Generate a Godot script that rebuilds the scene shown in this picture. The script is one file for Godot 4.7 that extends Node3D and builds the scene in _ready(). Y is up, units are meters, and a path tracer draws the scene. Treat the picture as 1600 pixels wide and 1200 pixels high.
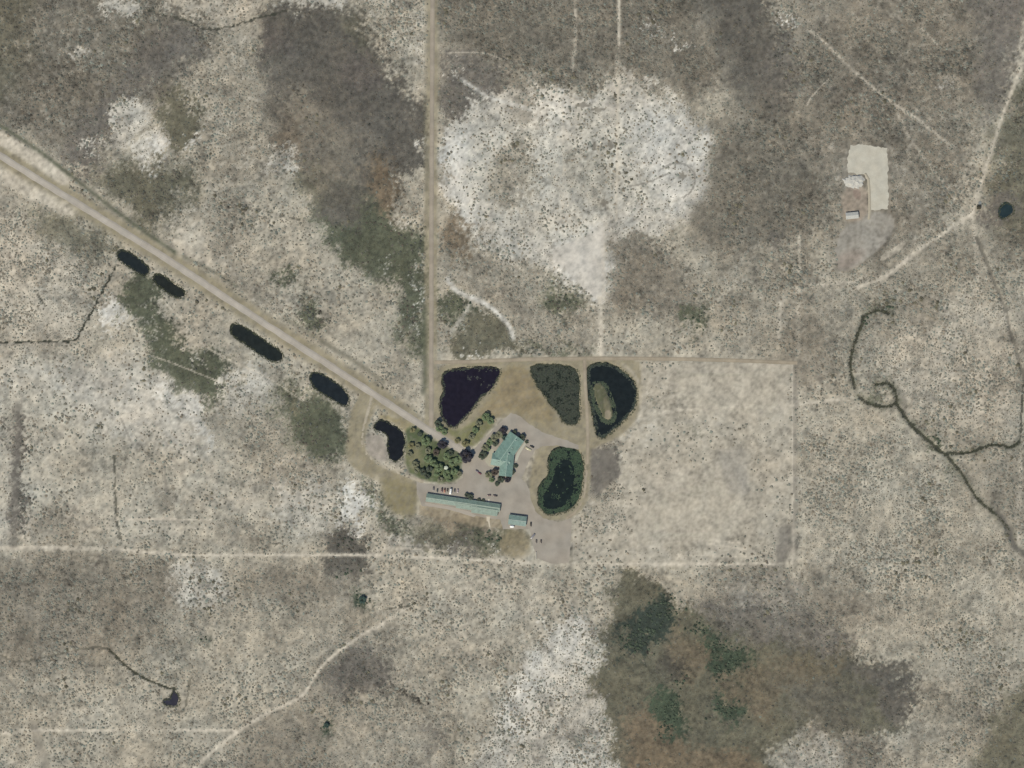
extends Node3D
# A ranch lodge with its motel row, ponds and yard on an alkali desert flat, seen from an aircraft straight above.
# Plan coordinates are metres east and south of the survey corner; at(x, y) turns them into world space.

const CELL := 2.0            # terrain grid spacing in metres
const GW := 900
const GH := 680
const OX := -100.0           # plan coordinate of the grid's west edge
const OY := -80.0
const GAIN := 1.22           # how bright a white diffuse ground reads under this sun and sky

var rng := RandomNumberGenerator.new()
var soil: Image              # colour of the bare ground
var cover: Image             # r shrub density, g salt crust, b grass tuft density
var works: Image             # roads, paths and trodden ground, alpha = how much
var keep: Image              # r where nothing grows and the ground is level, g where ground is dug out
var hgt := PackedFloat32Array()
var ground_col := PackedColorArray()
var used := {}
var mats := {}

const TINT := {      # ground colours as they read in daylight, sRGB bytes
	"tan": [174, 166, 149], "sand": [182, 174, 156], "pale": [192, 187, 174], "white": [210, 207, 198],
	"brown": [134, 127, 114], "fawn": [160, 152, 136], "dark": [98, 95, 86], "grey": [113, 109, 100], "umber": [121, 115, 103],
	"ash": [156, 152, 141], "olive": [106, 104, 87], "moss": [90, 94, 76], "green": [66, 80, 62],
	"deep": [54, 66, 58], "rust": [122, 107, 86], "straw": [147, 138, 113], "gravel": [160, 150, 138],
	"mud": [76, 74, 66], "lawn": [86, 99, 66], "mauve": [103, 97, 90], "clay": [166, 152, 136],
	"path": [204, 195, 176], "creek": [54, 58, 47],
}


func at(x: float, y: float, up := 0.0) -> Vector3:
	return Vector3(x - 800.0, up, y - 600.0)


func tint(k: String) -> Color:
	var t: Array = TINT[k]
	var c := Color8(t[0], t[1], t[2])
	return c.lerp(Color(c.v, c.v, c.v) * 0.955, 0.14)


func base_colour(c: Color) -> Color:      # picture colour to linear base colour
	var l := c.srgb_to_linear()
	return Color(l.r / GAIN, l.g / GAIN, l.b / GAIN)


func _ready() -> void:
	rng.seed = 4117
	# ---- camera, sky, sun, exposure
	var cam := Camera3D.new()
	cam.name = "camera"
	cam.position = Vector3(0, 4000, 0)
	cam.rotation_degrees = Vector3(-90, 0, 0)
	cam.fov = rad_to_deg(2.0 * atan(600.0 / 4000.0))
	cam.near = 1.0
	cam.far = 20000.0
	add_child(cam)
	var env := Environment.new()
	env.background_mode = Environment.BG_SKY
	var sm := ProceduralSkyMaterial.new()
	sm.sky_top_color = Color(0.42, 0.52, 0.66)
	sm.sky_horizon_color = Color(0.74, 0.76, 0.78)
	sm.sky_curve = 0.14
	sm.ground_bottom_color = Color(0.4, 0.38, 0.34)
	sm.ground_horizon_color = Color(0.62, 0.62, 0.6)
	var sky := Sky.new()
	sky.sky_material = sm
	env.sky = sky
	env.tonemap_mode = Environment.TONE_MAPPER_LINEAR
	env.tonemap_exposure = 0.9
	env.sdfgi_enabled = true
	env.ssao_enabled = true
	env.ssil_enabled = true
	var we := WorldEnvironment.new()
	we.name = "environment"
	we.environment = env
	add_child(we)
	var sun := DirectionalLight3D.new()
	sun.name = "sun"
	sun.light_energy = 1.5
	sun.light_color = Color(1.0, 0.965, 0.89)
	sun.light_angular_distance = 0.6
	sun.shadow_enabled = true
	var el := deg_to_rad(49.0)
	sun.look_at_from_position(Vector3.ZERO, Vector3(0.55 * cos(el), -sin(el), -0.835 * cos(el)), Vector3.UP)
	add_child(sun)
	# ---- the setting
	survey_ground()
	build_terrain()
	build_waters()
	build_roads()
	# ---- things
	build_lodge()
	build_motel()
	build_shed()
	build_outlying()
	build_vehicles()
	build_trees()
	build_growth()


# =====================================================================  helpers

func numbered(called: String) -> String:
	var n: int = used.get(called, 0)
	used[called] = n + 1
	return called if n == 0 else "%s_%03d" % [called, n]


func tag(o: Node, label: String, category: String, group := "", kind := "") -> void:
	if label: o.set_meta("label", label)
	if category: o.set_meta("category", category)
	if group: o.set_meta("group", group)
	if kind: o.set_meta("kind", kind)


func thing(called: String, label: String, category: String, where: Vector3, turn := 0.0, group := "") -> Node3D:
	var o := Node3D.new()
	o.name = numbered(called)
	add_child(o)
	o.position = where
	o.rotation.y = turn
	tag(o, label, category, group)
	return o


func put(called: String, mesh: Mesh, mat: Material, parent: Node = self) -> MeshInstance3D:
	var o := MeshInstance3D.new()
	o.name = numbered(called) if parent == self else called
	o.mesh = mesh
	o.material_override = mat
	parent.add_child(o, true)
	return o


func structure(called: String, mesh: Mesh, mat: Material) -> MeshInstance3D:
	var o := put(called, mesh, mat)
	o.set_meta("kind", "structure")
	return o


func plain(c: Color, rough := 0.85, metal := 0.0) -> StandardMaterial3D:   # c is a linear base colour
	var m := StandardMaterial3D.new()
	m.albedo_color = c.linear_to_srgb()
	m.roughness = rough
	m.metallic = metal
	return m


func lin(r: int, g: int, b: int) -> Color:
	return base_colour(Color8(r, g, b))


func noise(seed_: int, freq: float, oct := 3, kind := FastNoiseLite.TYPE_SIMPLEX_SMOOTH) -> FastNoiseLite:
	var n := FastNoiseLite.new()
	n.seed = seed_
	n.frequency = freq
	n.noise_type = kind
	n.fractal_octaves = oct
	return n


func mottled(c: Color, spread: float, metres: float, seed_: int, rough := 0.9) -> StandardMaterial3D:
	# a base colour broken up by tiled noise, metres to one repeat
	var m := plain(Color.WHITE, rough)
	var n := noise(seed_, 0.02, 5)
	var im := n.get_seamless_image(256, 256)
	im.convert(Image.FORMAT_RGB8)
	var d := im.get_data()
	var s := c
	var w := noise(seed_ + 9, 0.011, 2).get_seamless_image(256, 256).get_data()
	for i in 256 * 256:
		var f: float = 1.0 + spread * ((d[i * 3] - 128) / 128.0)
		var h: float = (w[i] - 128) / 128.0 * spread * 0.12
		var o := Color(s.r * f * (1.0 + h), s.g * f, s.b * f * (1.0 - h)).linear_to_srgb()
		d[i * 3] = clampi(int(o.r * 255.0), 0, 255)
		d[i * 3 + 1] = clampi(int(o.g * 255.0), 0, 255)
		d[i * 3 + 2] = clampi(int(o.b * 255.0), 0, 255)
	m.albedo_texture = ImageTexture.create_from_image(Image.create_from_data(256, 256, false, Image.FORMAT_RGB8, d))
	m.uv1_triplanar = true
	m.uv1_world_triplanar = true
	m.uv1_scale = Vector3.ONE / metres
	return m


func pts(a: Array) -> PackedVector2Array:
	var p := PackedVector2Array()
	for i in range(0, a.size(), 2):
		p.append(Vector2(a[i], a[i + 1]))
	return p


func rounded(p: PackedVector2Array, times := 2) -> PackedVector2Array:     # corner cutting of a closed outline
	for k in times:
		var q := PackedVector2Array()
		for i in p.size():
			var a := p[i]
			var b := p[(i + 1) % p.size()]
			q.append(a.lerp(b, 0.25))
			q.append(a.lerp(b, 0.75))
		p = q
	return p


func eased(p: PackedVector2Array, times := 3) -> PackedVector2Array:       # corner cutting of an open line
	for k in times:
		var q := PackedVector2Array([p[0]])
		for i in p.size() - 1:
			q.append(p[i].lerp(p[i + 1], 0.25))
			q.append(p[i].lerp(p[i + 1], 0.75))
		q.append(p[p.size() - 1])
		p = q
	return p


func ragged(p: PackedVector2Array, step: float, amount: float, seed_: int) -> PackedVector2Array:
	var n := noise(seed_, 0.09, 3)
	var q := PackedVector2Array()
	for i in p.size():
		var a := p[i]
		var b := p[(i + 1) % p.size()]
		var d := (b - a).length()
		if d < 0.01: continue
		var nn := maxi(1, int(d / step))
		var side := (b - a).orthogonal() / d
		for k in nn:
			var c := a.lerp(b, float(k) / nn)
			q.append(c + side * amount * n.get_noise_2d(c.x, c.y) * 2.0)
	return q


# =====================================================================  survey: what the ground is made of

func stamp(img: Image, poly: PackedVector2Array, col: Color, soft: int) -> void:
	# scan-converts an outline into img with a feathered edge of about 2^soft cells
	var margin := 4 + (3 << soft)
	var lo := Vector2(1e9, 1e9)
	var hi := Vector2(-1e9, -1e9)
	for p in poly:
		lo = lo.min(p)
		hi = hi.max(p)
	var unit := 1 << soft
	var x0 := int((lo.x - OX) / CELL) - margin
	var y0 := int((lo.y - OY) / CELL) - margin
	var w := int((hi.x - lo.x) / CELL) + 2 * margin
	var h := int((hi.y - lo.y) / CELL) + 2 * margin
	w += unit - w % unit
	h += unit - h % unit
	var t := Image.create(w, h, false, Image.FORMAT_RGBA8)
	t.fill(Color(col.r, col.g, col.b, 0.0))
	var n := poly.size()
	for j in h:
		var y := OY + (y0 + j + 0.5) * CELL
		var xs := []
		for i in n:
			var a := poly[i]
			var b := poly[(i + 1) % n]
			if (a.y <= y) != (b.y <= y):
				xs.append(a.x + (y - a.y) / (b.y - a.y) * (b.x - a.x))
		xs.sort()
		for k in range(0, xs.size() - 1, 2):
			var i0 := int(round((xs[k] - OX) / CELL)) - x0
			var i1 := int(round((xs[k + 1] - OX) / CELL)) - x0
			if i1 > i0:
				t.fill_rect(Rect2i(i0, j, i1 - i0, 1), col)
	if soft > 0:
		for k in soft:
			t.resize(maxi(1, t.get_width() / 2), maxi(1, t.get_height() / 2), Image.INTERPOLATE_BILINEAR)
		t.resize(w, h, Image.INTERPOLATE_CUBIC)
	img.blend_rect(t, Rect2i(0, 0, w, h), Vector2i(x0, y0))


func zone(kind: String, shrubs: float, crust: float, tufts: float, soft: int, a: Array, strength := 1.0) -> void:
	var p := rounded(pts(a), 2)
	var c := tint(kind)
	c.a = strength
	stamp(soil, p, c, soft)
	stamp(cover, p, Color(shrubs, crust, tufts, strength), soft)


func spot(kind: String, shrubs: float, tufts: float, soft: int, x: float, y: float, rx: float, ry: float, strength := 1.0) -> void:
	var a := []
	for k in 9:
		var f := rng.randf_range(0.75, 1.2)
		a.append(x + rx * f * cos(TAU * k / 9.0))
		a.append(y + ry * f * sin(TAU * k / 9.0))
	zone(kind, shrubs, 0.0, tufts, soft, a, strength)


func trodden(kind: String, width: float, a: Array, strength := 1.0, soft := 1, level := 0.0) -> void:
	var line := eased(pts(a), 2)
	var c := tint(kind)
	c.a = strength
	for p in Geometry2D.offset_polyline(line, width * 0.5, Geometry2D.JOIN_ROUND, Geometry2D.END_ROUND):
		stamp(works, p, c, soft)
		if level > 0.0:
			stamp(keep, p, Color(level, 0, 0, 1), 1)


func dig(a: PackedVector2Array, depth := 1.0) -> void:
	stamp(keep, a, Color(1, depth, 0, 1), 1)


func survey_ground() -> void:
	soil = Image.create(GW, GH, false, Image.FORMAT_RGBA8)
	soil.fill(tint("tan"))
	cover = Image.create(GW, GH, false, Image.FORMAT_RGBA8)
	cover.fill(Color(0.34, 0.25, 0.1, 1.0))
	works = Image.create(GW, GH, false, Image.FORMAT_RGBA8)
	works.fill(Color(0.6, 0.55, 0.5, 0.0))
	keep = Image.create(GW, GH, false, Image.FORMAT_RGBA8)
	keep.fill(Color(0, 0, 0, 1))
	# --- broad cover types, north-west
	zone("umber", 0.62, 0.4, 0.25, 4, [-100, -80, 420, -80, 400, 20, 330, 60, 300, 130, 200, 200, 140, 280, 60, 215, -100, 120])
	zone("olive", 0.3, 0.1, 0.5, 4, [-100, -80, 60, -80, 45, 60, 30, 150, -20, 170, -100, 130], 0.7)
	zone("fawn", 0.62, 0.6, 0.1, 4, [320, 50, 400, 40, 420, 120, 430, 240, 410, 300, 330, 300, 320, 200, 330, 120])
	zone("pale", 0.3, 0.6, 0.0, 2, [163, -10, 220, -10, 218, 18, 200, 25, 165, 14])
	zone("sand", 0.35, 0.7, 0.0, 2, [245, -10, 410, -10, 405, 20, 370, 40, 335, 45, 300, 25, 250, 12])
	zone("pale", 0.15, 0.6, 0.0, 2, [116, 78, 132, 66, 146, 72, 132, 88, 122, 105, 113, 98])
	zone("grey", 0.3, 0.0, 0.5, 3, [235, 35, 330, 50, 320, 80, 290, 110, 270, 120, 215, 125, 195, 165, 180, 190, 165, 230, 130, 285, 85, 245, 110, 215, 135, 160, 175, 140, 200, 105, 215, 70])
	zone("olive", 0.2, 0.0, 0.5, 2, [250, 150, 300, 145, 315, 190, 305, 230, 270, 240, 255, 200])
	zone("pale", 0.45, 0.8, 0.0, 2, [190, 160, 240, 150, 235, 180, 210, 200, 195, 235, 168, 228, 178, 190])
	zone("pale", 0.4, 0.9, 0.0, 2, [200, 225, 225, 205, 250, 195, 262, 235, 245, 265, 205, 248])
	spot("white", 0.15, 0.0, 1, 240, 240, 12, 20)
	spot("pale", 0.3, 0.0, 1, 150, 235, 14, 10)
	spot("white", 0.1, 0.0, 1, 308, 222, 7, 14)
	zone("olive", 0.35, 0.0, 0.6, 3, [160, 255, 240, 262, 310, 250, 305, 330, 270, 375, 225, 350, 180, 318, 140, 290])
	zone("fawn", 0.55, 0.6, 0.0, 3, [270, 310, 400, 300, 420, 380, 440, 440, 470, 480, 430, 490, 360, 450, 300, 405, 265, 370])
	zone("sand", 0.12, 0.3, 0.0, 3, [262, 345, 320, 350, 340, 390, 325, 420, 290, 405, 262, 385])
	# --- the dark rush meadow and its tail
	zone("dark", 0.06, 0.0, 0.85, 3, [402, 15, 450, 6, 560, 10, 572, 50, 592, 80, 626, 120, 642, 150, 667, 168, 668, 262, 640, 268, 605, 300, 560, 305, 470, 275, 432, 232, 418, 200, 424, 150, 404, 60])
	zone("olive", 0.3, 0.1, 0.5, 3, [440, 232, 500, 270, 600, 300, 600, 345, 520, 352, 490, 320, 460, 290], 0.85)
	zone("brown", 0.1, 0.0, 0.7, 3, [430, 165, 480, 150, 540, 190, 610, 235, 605, 300, 540, 302, 470, 272, 435, 228], 0.55)
	zone("olive", 0.1, 0.0, 0.7, 3, [520, 15, 568, 25, 590, 80, 570, 90, 530, 50], 0.6)
	zone("mauve", 0.03, 0.0, 0.8, 3, [402, 40, 450, 44, 470, 70, 430, 80, 405, 70], 0.8)
	zone("mauve", 0.03, 0.0, 0.8, 3, [520, 85, 580, 90, 610, 130, 590, 160, 540, 140], 0.8)
	zone("brown", 0.3, 0.1, 0.5, 3, [440, 140, 480, 130, 500, 190, 470, 230, 440, 200], 0.6)
	zone("rust", 0.1, 0.0, 0.6, 3, [430, 190, 470, 195, 480, 250, 450, 260, 430, 230], 0.35)
	zone("pale", 0.2, 0.3, 0.0, 2, [430, -20, 560, -20, 562, 4, 500, 11, 440, 4])
	zone("tan", 0.6, 0.9, 0.1, 3, [565, -20, 668, -20, 668, 145, 650, 138, 620, 100, 600, 70, 570, 30])
	zone("pale", 0.4, 0.8, 0.0, 2, [415, 245, 440, 240, 468, 240, 466, 270, 440, 275, 418, 275])
	zone("rust", 0.12, 0.0, 0.6, 3, [575, 240, 610, 236, 616, 300, 618, 360, 600, 362, 582, 320])
	zone("moss", 0.12, 0.0, 0.7, 3, [505, 300, 560, 302, 600, 335, 640, 360, 668, 375, 668, 470, 664, 560, 640, 560, 622, 500, 626, 470, 600, 462, 596, 432, 545, 432, 528, 402, 510, 380, 498, 340])
	zone("dark", 0.1, 0.0, 0.7, 3, [500, 280, 560, 290, 580, 330, 555, 355, 520, 350, 500, 320], 0.8)
	zone("tan", 0.45, 0.6, 0.1, 2, [625, 270, 668, 255, 668, 350, 640, 345, 628, 320])
	zone("sand", 0.15, 0.2, 0.0, 2, [600, 430, 612, 428, 622, 465, 604, 468])
	for s in [[600, 416, 5, 6], [653, 415, 5, 10], [655, 450, 4, 11], [656, 470, 6, 8], [643, 512, 3, 12], [637, 348, 7, 9], [664, 218, 4, 18]]:
		spot("white", 0.05, 0.0, 1, s[0], s[1], s[2], s[3], 0.85)
	zone("tan", 0.3, 0.3, 0.0, 3, [400, 330, 470, 340, 520, 395, 555, 425, 600, 470, 615, 540, 590, 575, 520, 540, 455, 480, 400, 430])
	spot("moss", 0.4, 0.6, 2, 450, 430, 16, 16)
	spot("moss", 0.4, 0.6, 2, 487, 490, 24, 24)
	spot("olive", 0.4, 0.5, 2, 475, 465, 10, 22)
	spot("grey", 0.4, 0.4, 2, 520, 330, 16, 14, 0.5)
	# --- east of the north road
	zone("umber", 0.75, 0.2, 0.3, 4, [684, -80, 1110, -80, 1090, 20, 1125, 85, 1130, 130, 1090, 165, 1040, 140, 1000, 125, 950, 110, 900, 150, 840, 125, 790, 115, 684, 70])
	zone("grey", 0.25, 0.0, 0.5, 3, [686, 85, 770, 88, 800, 130, 790, 160, 740, 190, 700, 195, 686, 160])
	zone("pale", 0.2, 0.5, 0.0, 1, [700, 112, 718, 104, 722, 122, 704, 126])
	trodden("white", 5, [722, 126, 745, 140, 762, 152, 790, 160, 830, 172], 0.7)
	zone("dark", 0.1, 0.0, 0.7, 4, [1085, -80, 1205, -80, 1205, 30, 1240, 60, 1245, 160, 1215, 200, 1195, 230, 1165, 160, 1130, 130, 1125, 80, 1095, 20])
	zone("pale", 0.34, 0.15, 0.05, 2, [695, 200, 735, 170, 790, 135, 845, 132, 880, 142, 905, 156, 945, 140, 950, 115, 985, 115, 1000, 130, 1036, 140, 1060, 160, 1086, 186, 1100, 205, 1113, 240, 1116, 280, 1105, 322, 1082, 350, 1030, 352, 975, 380, 950, 470, 920, 468, 880, 440, 820, 410, 770, 405, 735, 360, 700, 330, 690, 260])
	zone("white", 0.2, 0.1, 0.0, 3, [720, 200, 800, 150, 900, 165, 990, 150, 1080, 200, 1105, 280, 1060, 340, 960, 350, 900, 400, 820, 390, 740, 340, 700, 270], 0.2)
	zone("white", 0.1, 0.2, 0.0, 3, [696, 215, 730, 200, 745, 250, 720, 300, 765, 335, 740, 352, 705, 335, 692, 290], 0.8)
	zone("white", 0.14, 0.3, 0.0, 3, [1000, 160, 1050, 165, 1085, 195, 1108, 240, 1112, 285, 1095, 325, 1050, 330, 1010, 300, 990, 250, 985, 200], 0.6)
	zone("white", 0.14, 0.3, 0.0, 3, [820, 165, 880, 150, 905, 180, 890, 215, 850, 210], 0.5)
	zone("brown", 0.6, 0.2, 0.2, 3, [795, 145, 835, 150, 850, 180, 820, 205, 790, 190], 0.55)
	zone("fawn", 0.6, 0.3, 0.1, 3, [770, 225, 830, 215, 850, 290, 800, 330, 760, 300], 0.8)
	zone("fawn", 0.55, 0.3, 0.1, 3, [860, 230, 950, 240, 970, 300, 930, 330, 890, 310], 0.5)
	zone("white", 0.02, 0.0, 0.0, 2, [868, 385, 905, 372, 946, 350, 946, 468, 922, 465, 892, 432, 860, 402], 0.75)
	zone("rust", 0.25, 0.1, 0.5, 3, [686, 340, 735, 350, 750, 380, 725, 412, 695, 405, 684, 380], 0.8)
	zone("fawn", 0.5, 0.4, 0.3, 3, [690, 405, 760, 400, 820, 420, 850, 440, 840, 500, 800, 485, 740, 465, 690, 450])
	zone("moss", 0.3, 0.0, 0.7, 2, [684, 450, 715, 455, 737, 470, 725, 500, 690, 510])
	trodden("white", 7, [700, 438, 712, 455, 735, 465, 765, 478, 795, 505, 803, 530], 0.75)
	trodden("pale", 6, [738, 470, 722, 500, 705, 520], 0.6)
	zone("olive", 0.15, 0.0, 0.7, 2, [735, 478, 780, 488, 805, 515, 815, 548, 760, 556, 692, 556, 700, 530, 722, 508])
	zone("fawn", 0.6, 0.4, 0.2, 3, [810, 500, 850, 480, 930, 470, 935, 555, 830, 556, 815, 530])
	zone("moss", 0.4, 0.0, 0.5, 3, [850, 445, 895, 450, 902, 485, 870, 492, 848, 475])
	zone("moss", 0.6, 0.0, 0.5, 2, [815, 525, 840, 545, 930, 545, 935, 557, 815, 556], 0.8)
	zone("brown", 0.4, 0.1, 0.55, 3, [950, 360, 1012, 368, 1060, 400, 1078, 440, 1112, 450, 1108, 520, 1070, 522, 1040, 490, 1000, 482, 952, 500])
	zone("moss", 0.2, 0.0, 0.7, 2, [1072, 482, 1100, 470, 1107, 495, 1098, 518, 1072, 520])
	zone("umber", 0.6, 0.2, 0.25, 4, [1095, 300, 1140, 150, 1240, 170, 1300, 200, 1320, 300, 1300, 360, 1240, 400, 1150, 420, 1100, 400, 1080, 350])
	zone("fawn", 0.62, 0.4, 0.1, 4, [1080, 395, 1240, 390, 1310, 430, 1330, 560, 1240, 555, 1110, 550, 1110, 470])
	zone("grey", 0.3, 0.0, 0.3, 3, [1200, 350, 1240, 356, 1242, 395, 1205, 400], 0.8)
	# --- north-east scrub
	zone("brown", 0.8, 0.4, 0.15, 4, [1225, -80, 1550, -80, 1530, 200, 1500, 330, 1400, 420, 1330, 440, 1290, 400, 1330, 300, 1240, 200])
	zone("umber", 0.7, 0.2, 0.3, 4, [1240, 60, 1420, 60, 1480, 140, 1440, 200, 1330, 215, 1250, 180], 0.6)
	zone("grey", 0.2, 0.0, 0.5, 3, [1532, -80, 1620, -80, 1610, 60, 1580, 110, 1560, 190, 1530, 170, 1530, 60, 1500, 20], 0.9)
	zone("grey", 0.2, 0.0, 0.4, 3, [1196, 40, 1245, 40, 1250, 140, 1215, 190, 1196, 160], 0.6)
	zone("olive", 0.6, 0.1, 0.4, 3, [1578, 120, 1710, 100, 1710, 420, 1560, 420, 1545, 300, 1565, 200], 0.9)
	zone("brown", 0.6, 0.1, 0.3, 3, [1530, 360, 1620, 370, 1620, 420, 1540, 420], 0.8)
	spot("white", 0.0, 0.0, 1, 1231, 33, 8, 9)
	spot("white", 0.0, 0.0, 1, 1017, 48, 7, 5)
	spot("white", 0.0, 0.0, 1, 1052, 66, 5, 6)
	spot("white", 0.1, 0.0, 1, 1062, 74, 8, 4)
	spot("white", 0.1, 0.0, 1, 1474, 136, 13, 5, 0.8)
	zone("fawn", 0.75, 0.3, 0.15, 4, [1290, 420, 1420, 400, 1520, 350, 1610, 420, 1700, 560, 1640, 700, 1480, 690, 1400, 620, 1340, 560, 1300, 520])
	zone("sand", 0.6, 0.4, 0.05, 4, [1440, 480, 1540, 440, 1590, 520, 1600, 660, 1520, 690, 1450, 650, 1380, 600, 1370, 550])
	zone("brown", 0.4, 0.1, 0.3, 3, [1390, 460, 1480, 460, 1490, 510, 1450, 520, 1400, 510], 0.8)
	zone("brown", 0.5, 0.1, 0.3, 3, [1215, 480, 1260, 490, 1320, 520, 1325, 600, 1260, 610, 1215, 570], 0.7)
	zone("tan", 0.72, 0.3, 0.1, 4, [1245, 635, 1350, 640, 1420, 690, 1480, 730, 1540, 800, 1590, 880, 1600, 1000, 1480, 1010, 1340, 1000, 1250, 900])
	zone("brown", 0.7, 0.2, 0.2, 4, [1500, 710, 1600, 700, 1700, 720, 1700, 1000, 1610, 900, 1580, 840, 1530, 780], 0.7)
	# --- west
	zone("sand", 0.6, 0.5, 0.05, 4, [-100, 330, 60, 330, 175, 420, 150, 520, 110, 560, -100, 560])
	zone("olive", 0.6, 0.1, 0.4, 3, [40, 318, 100, 322, 172, 372, 178, 405, 130, 402, 60, 368], 0.75)
	zone("brown", 0.5, 0.1, 0.2, 3, [-40, 320, 30, 318, 30, 345, -40, 345], 0.6)
	zone("tan", 0.25, 0.4, 0.0, 2, [185, 470, 250, 450, 300, 480, 360, 520, 420, 560, 380, 570, 320, 560, 280, 540])
	zone("moss", 0.06, 0.0, 0.6, 2, [186, 455, 208, 432, 240, 436, 250, 470, 266, 500, 275, 530, 290, 558, 320, 545, 345, 548, 362, 575, 355, 600, 345, 635, 340, 655, 325, 640, 300, 620, 270, 600, 240, 560, 228, 515, 205, 508, 190, 490])
	for s in [[224, 481, 4, 4], [207, 508, 6, 6], [234, 508, 5, 5], [256, 545, 4, 3], [305, 563, 9, 4]]:
		spot("pale", 0.0, 0.0, 1, s[0], s[1], s[2], s[3])
	zone("white", 0.1, 0.3, 0.0, 2, [160, 470, 175, 455, 185, 480, 188, 515, 168, 518, 158, 500])
	zone("pale", 0.2, 0.1, 0.0, 4, [-100, 560, 200, 560, 300, 640, 340, 720, 420, 730, 430, 820, 180, 840, -100, 850], 0.6)
	zone("pale", 0.12, 0.3, 0.0, 4, [60, 570, 250, 565, 320, 650, 345, 710, 300, 740, 200, 690, 120, 640], 0.8)
	zone("white", 0.08, 0.2, 0.0, 2, [240, 600, 272, 600, 290, 628, 318, 645, 335, 690, 320, 700, 300, 660, 270, 640], 0.8)
	zone("pale", 0.3, 0.4, 0.0, 2, [348, 620, 380, 575, 425, 590, 428, 620, 400, 640, 370, 660, 350, 650])
	zone("fawn", 0.6, 0.3, 0.2, 4, [330, 640, 420, 620, 460, 690, 540, 730, 580, 760, 500, 770, 420, 720, 350, 700])
	zone("grey", 0.55, 0.0, 0.3, 2, [18, 640, 34, 640, 38, 720, 34, 790, 36, 850, 12, 850, 14, 760, 22, 700])
	zone("tan", 0.25, 0.2, 0.05, 4, [60, 680, 350, 700, 430, 720, 420, 850, 60, 850], 0.6)
	zone("brown", 0.5, 0.2, 0.2, 3, [60, 785, 110, 780, 140, 850, 60, 852], 0.6)
	spot("brown", 0.5, 0.2, 2, 262, 785, 16, 14, 0.7)
	zone("brown", 0.5, 0.2, 0.2, 3, [330, 815, 400, 812, 420, 850, 340, 855], 0.6)
	zone("moss", 0.12, 0.0, 0.6, 3, [425, 596, 490, 615, 530, 640, 546, 650, 540, 722, 505, 722, 465, 708, 452, 672, 432, 630])
	spot("straw", 0.1, 0.2, 2, 462, 630, 14, 12, 0.7)
	zone("white", 0.25, 0.5, 0.0, 2, [520, 770, 550, 760, 585, 765, 580, 800, 560, 830, 520, 828, 545, 800])
	zone("pale", 0.45, 0.6, 0.0, 3, [440, 740, 520, 755, 525, 830, 440, 830, 430, 780], 0.7)
	zone("white", 0.02, 0.0, 0.0, 1, [432, 712, 438, 710, 446, 800, 440, 812, 433, 760], 0.5)
	zone("moss", 0.4, 0.0, 0.5, 2, [560, 745, 590, 750, 600, 800, 625, 815, 655, 822, 640, 840, 600, 835, 590, 790, 575, 770])
	zone("pale", 0.35, 0.5, 0.0, 3, [590, 830, 680, 835, 700, 860, 600, 868])
	zone("dark", 0.25, 0.0, 0.6, 2, [512, 838, 545, 828, 575, 842, 572, 870, 566, 912, 530, 905, 512, 880])
	zone("grey", 0.4, 0.0, 0.4, 3, [500, 820, 530, 825, 520, 850, 500, 850], 0.7)
	# --- round the ranch
	zone("tan", 0.1, 0.9, 0.05, 3, [995, 566, 1245, 566, 1245, 885, 895, 884, 895, 815, 925, 760, 965, 690, 1000, 640])
	zone("sand", 0.06, 0.1, 0.0, 4, [1050, 560, 1240, 570, 1242, 640, 1180, 660, 1070, 620], 0.7)
	zone("sand", 0.08, 0.1, 0.0, 4, [1010, 700, 1180, 690, 1220, 800, 1150, 850, 1020, 840, 980, 780], 0.5)
	zone("ash", 0.1, 0.0, 0.0, 3, [1125, 705, 1165, 700, 1175, 780, 1140, 770], 0.8)
	zone("ash", 0.1, 0.0, 0.0, 3, [1000, 700, 1060, 690, 1080, 770, 1010, 790], 0.35)
	zone("grey", 0.2, 0.0, 0.3, 2, [924, 702, 958, 698, 966, 720, 972, 745, 940, 770, 926, 776], 0.9)
	zone("fawn", 0.75, 0.5, 0.2, 2, [925, 780, 968, 745, 975, 800, 960, 830, 900, 825])
	spot("moss", 0.4, 0.5, 1, 1083, 674, 12, 6)
	spot("olive", 0.4, 0.4, 2, 1020, 622, 12, 10)
	spot("brown", 0.3, 0.3, 1, 1137, 615, 7, 12)
	spot("brown", 0.3, 0.3, 1, 1050, 852, 6, 14, 0.8)
	spot("brown", 0.3, 0.3, 1, 1073, 855, 5, 16, 0.8)
	zone("grey", 0.2, 0.0, 0.3, 2, [1216, 822, 1238, 820, 1240, 880, 1216, 882], 0.8)
	zone("white", 0.05, 0.2, 0.0, 1, [1005, 668, 1024, 660, 1030, 672, 1012, 680], 0.7)
	zone("ash", 0.05, 0.0, 0.1, 2, [1218, 610, 1246, 600, 1246, 650, 1235, 640], 0.6)
	zone("olive", 0.2, 0.0, 0.5, 3, [640, 815, 720, 822, 820, 828, 828, 862, 780, 868, 700, 866, 660, 850], 0.9)
	spot("moss", 0.1, 0.8, 2, 760, 842, 36, 12)
	spot("grey", 0.3, 0.5, 2, 725, 855, 20, 12)
	spot("white", 0.0, 0.0, 1, 710, 852, 5, 5)
	spot("pale", 0.0, 0.0, 1, 776, 853, 8, 5)
	spot("white", 0.2, 0.0, 1, 737, 551, 7, 6)
	zone("rust", 0.15, 0.0, 0.4, 2, [655, 793, 700, 795, 760, 812, 790, 826, 740, 828, 660, 812], 0.6)
	# --- south
	zone("fawn", 0.55, 0.3, 0.15, 4, [-100, 872, 590, 880, 640, 1000, 700, 1090, 740, 1290, -100, 1290])
	zone("brown", 0.62, 0.2, 0.25, 4, [-100, 872, 250, 876, 290, 900, 270, 960, 200, 1000, 100, 1030, -100, 1050])
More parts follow.
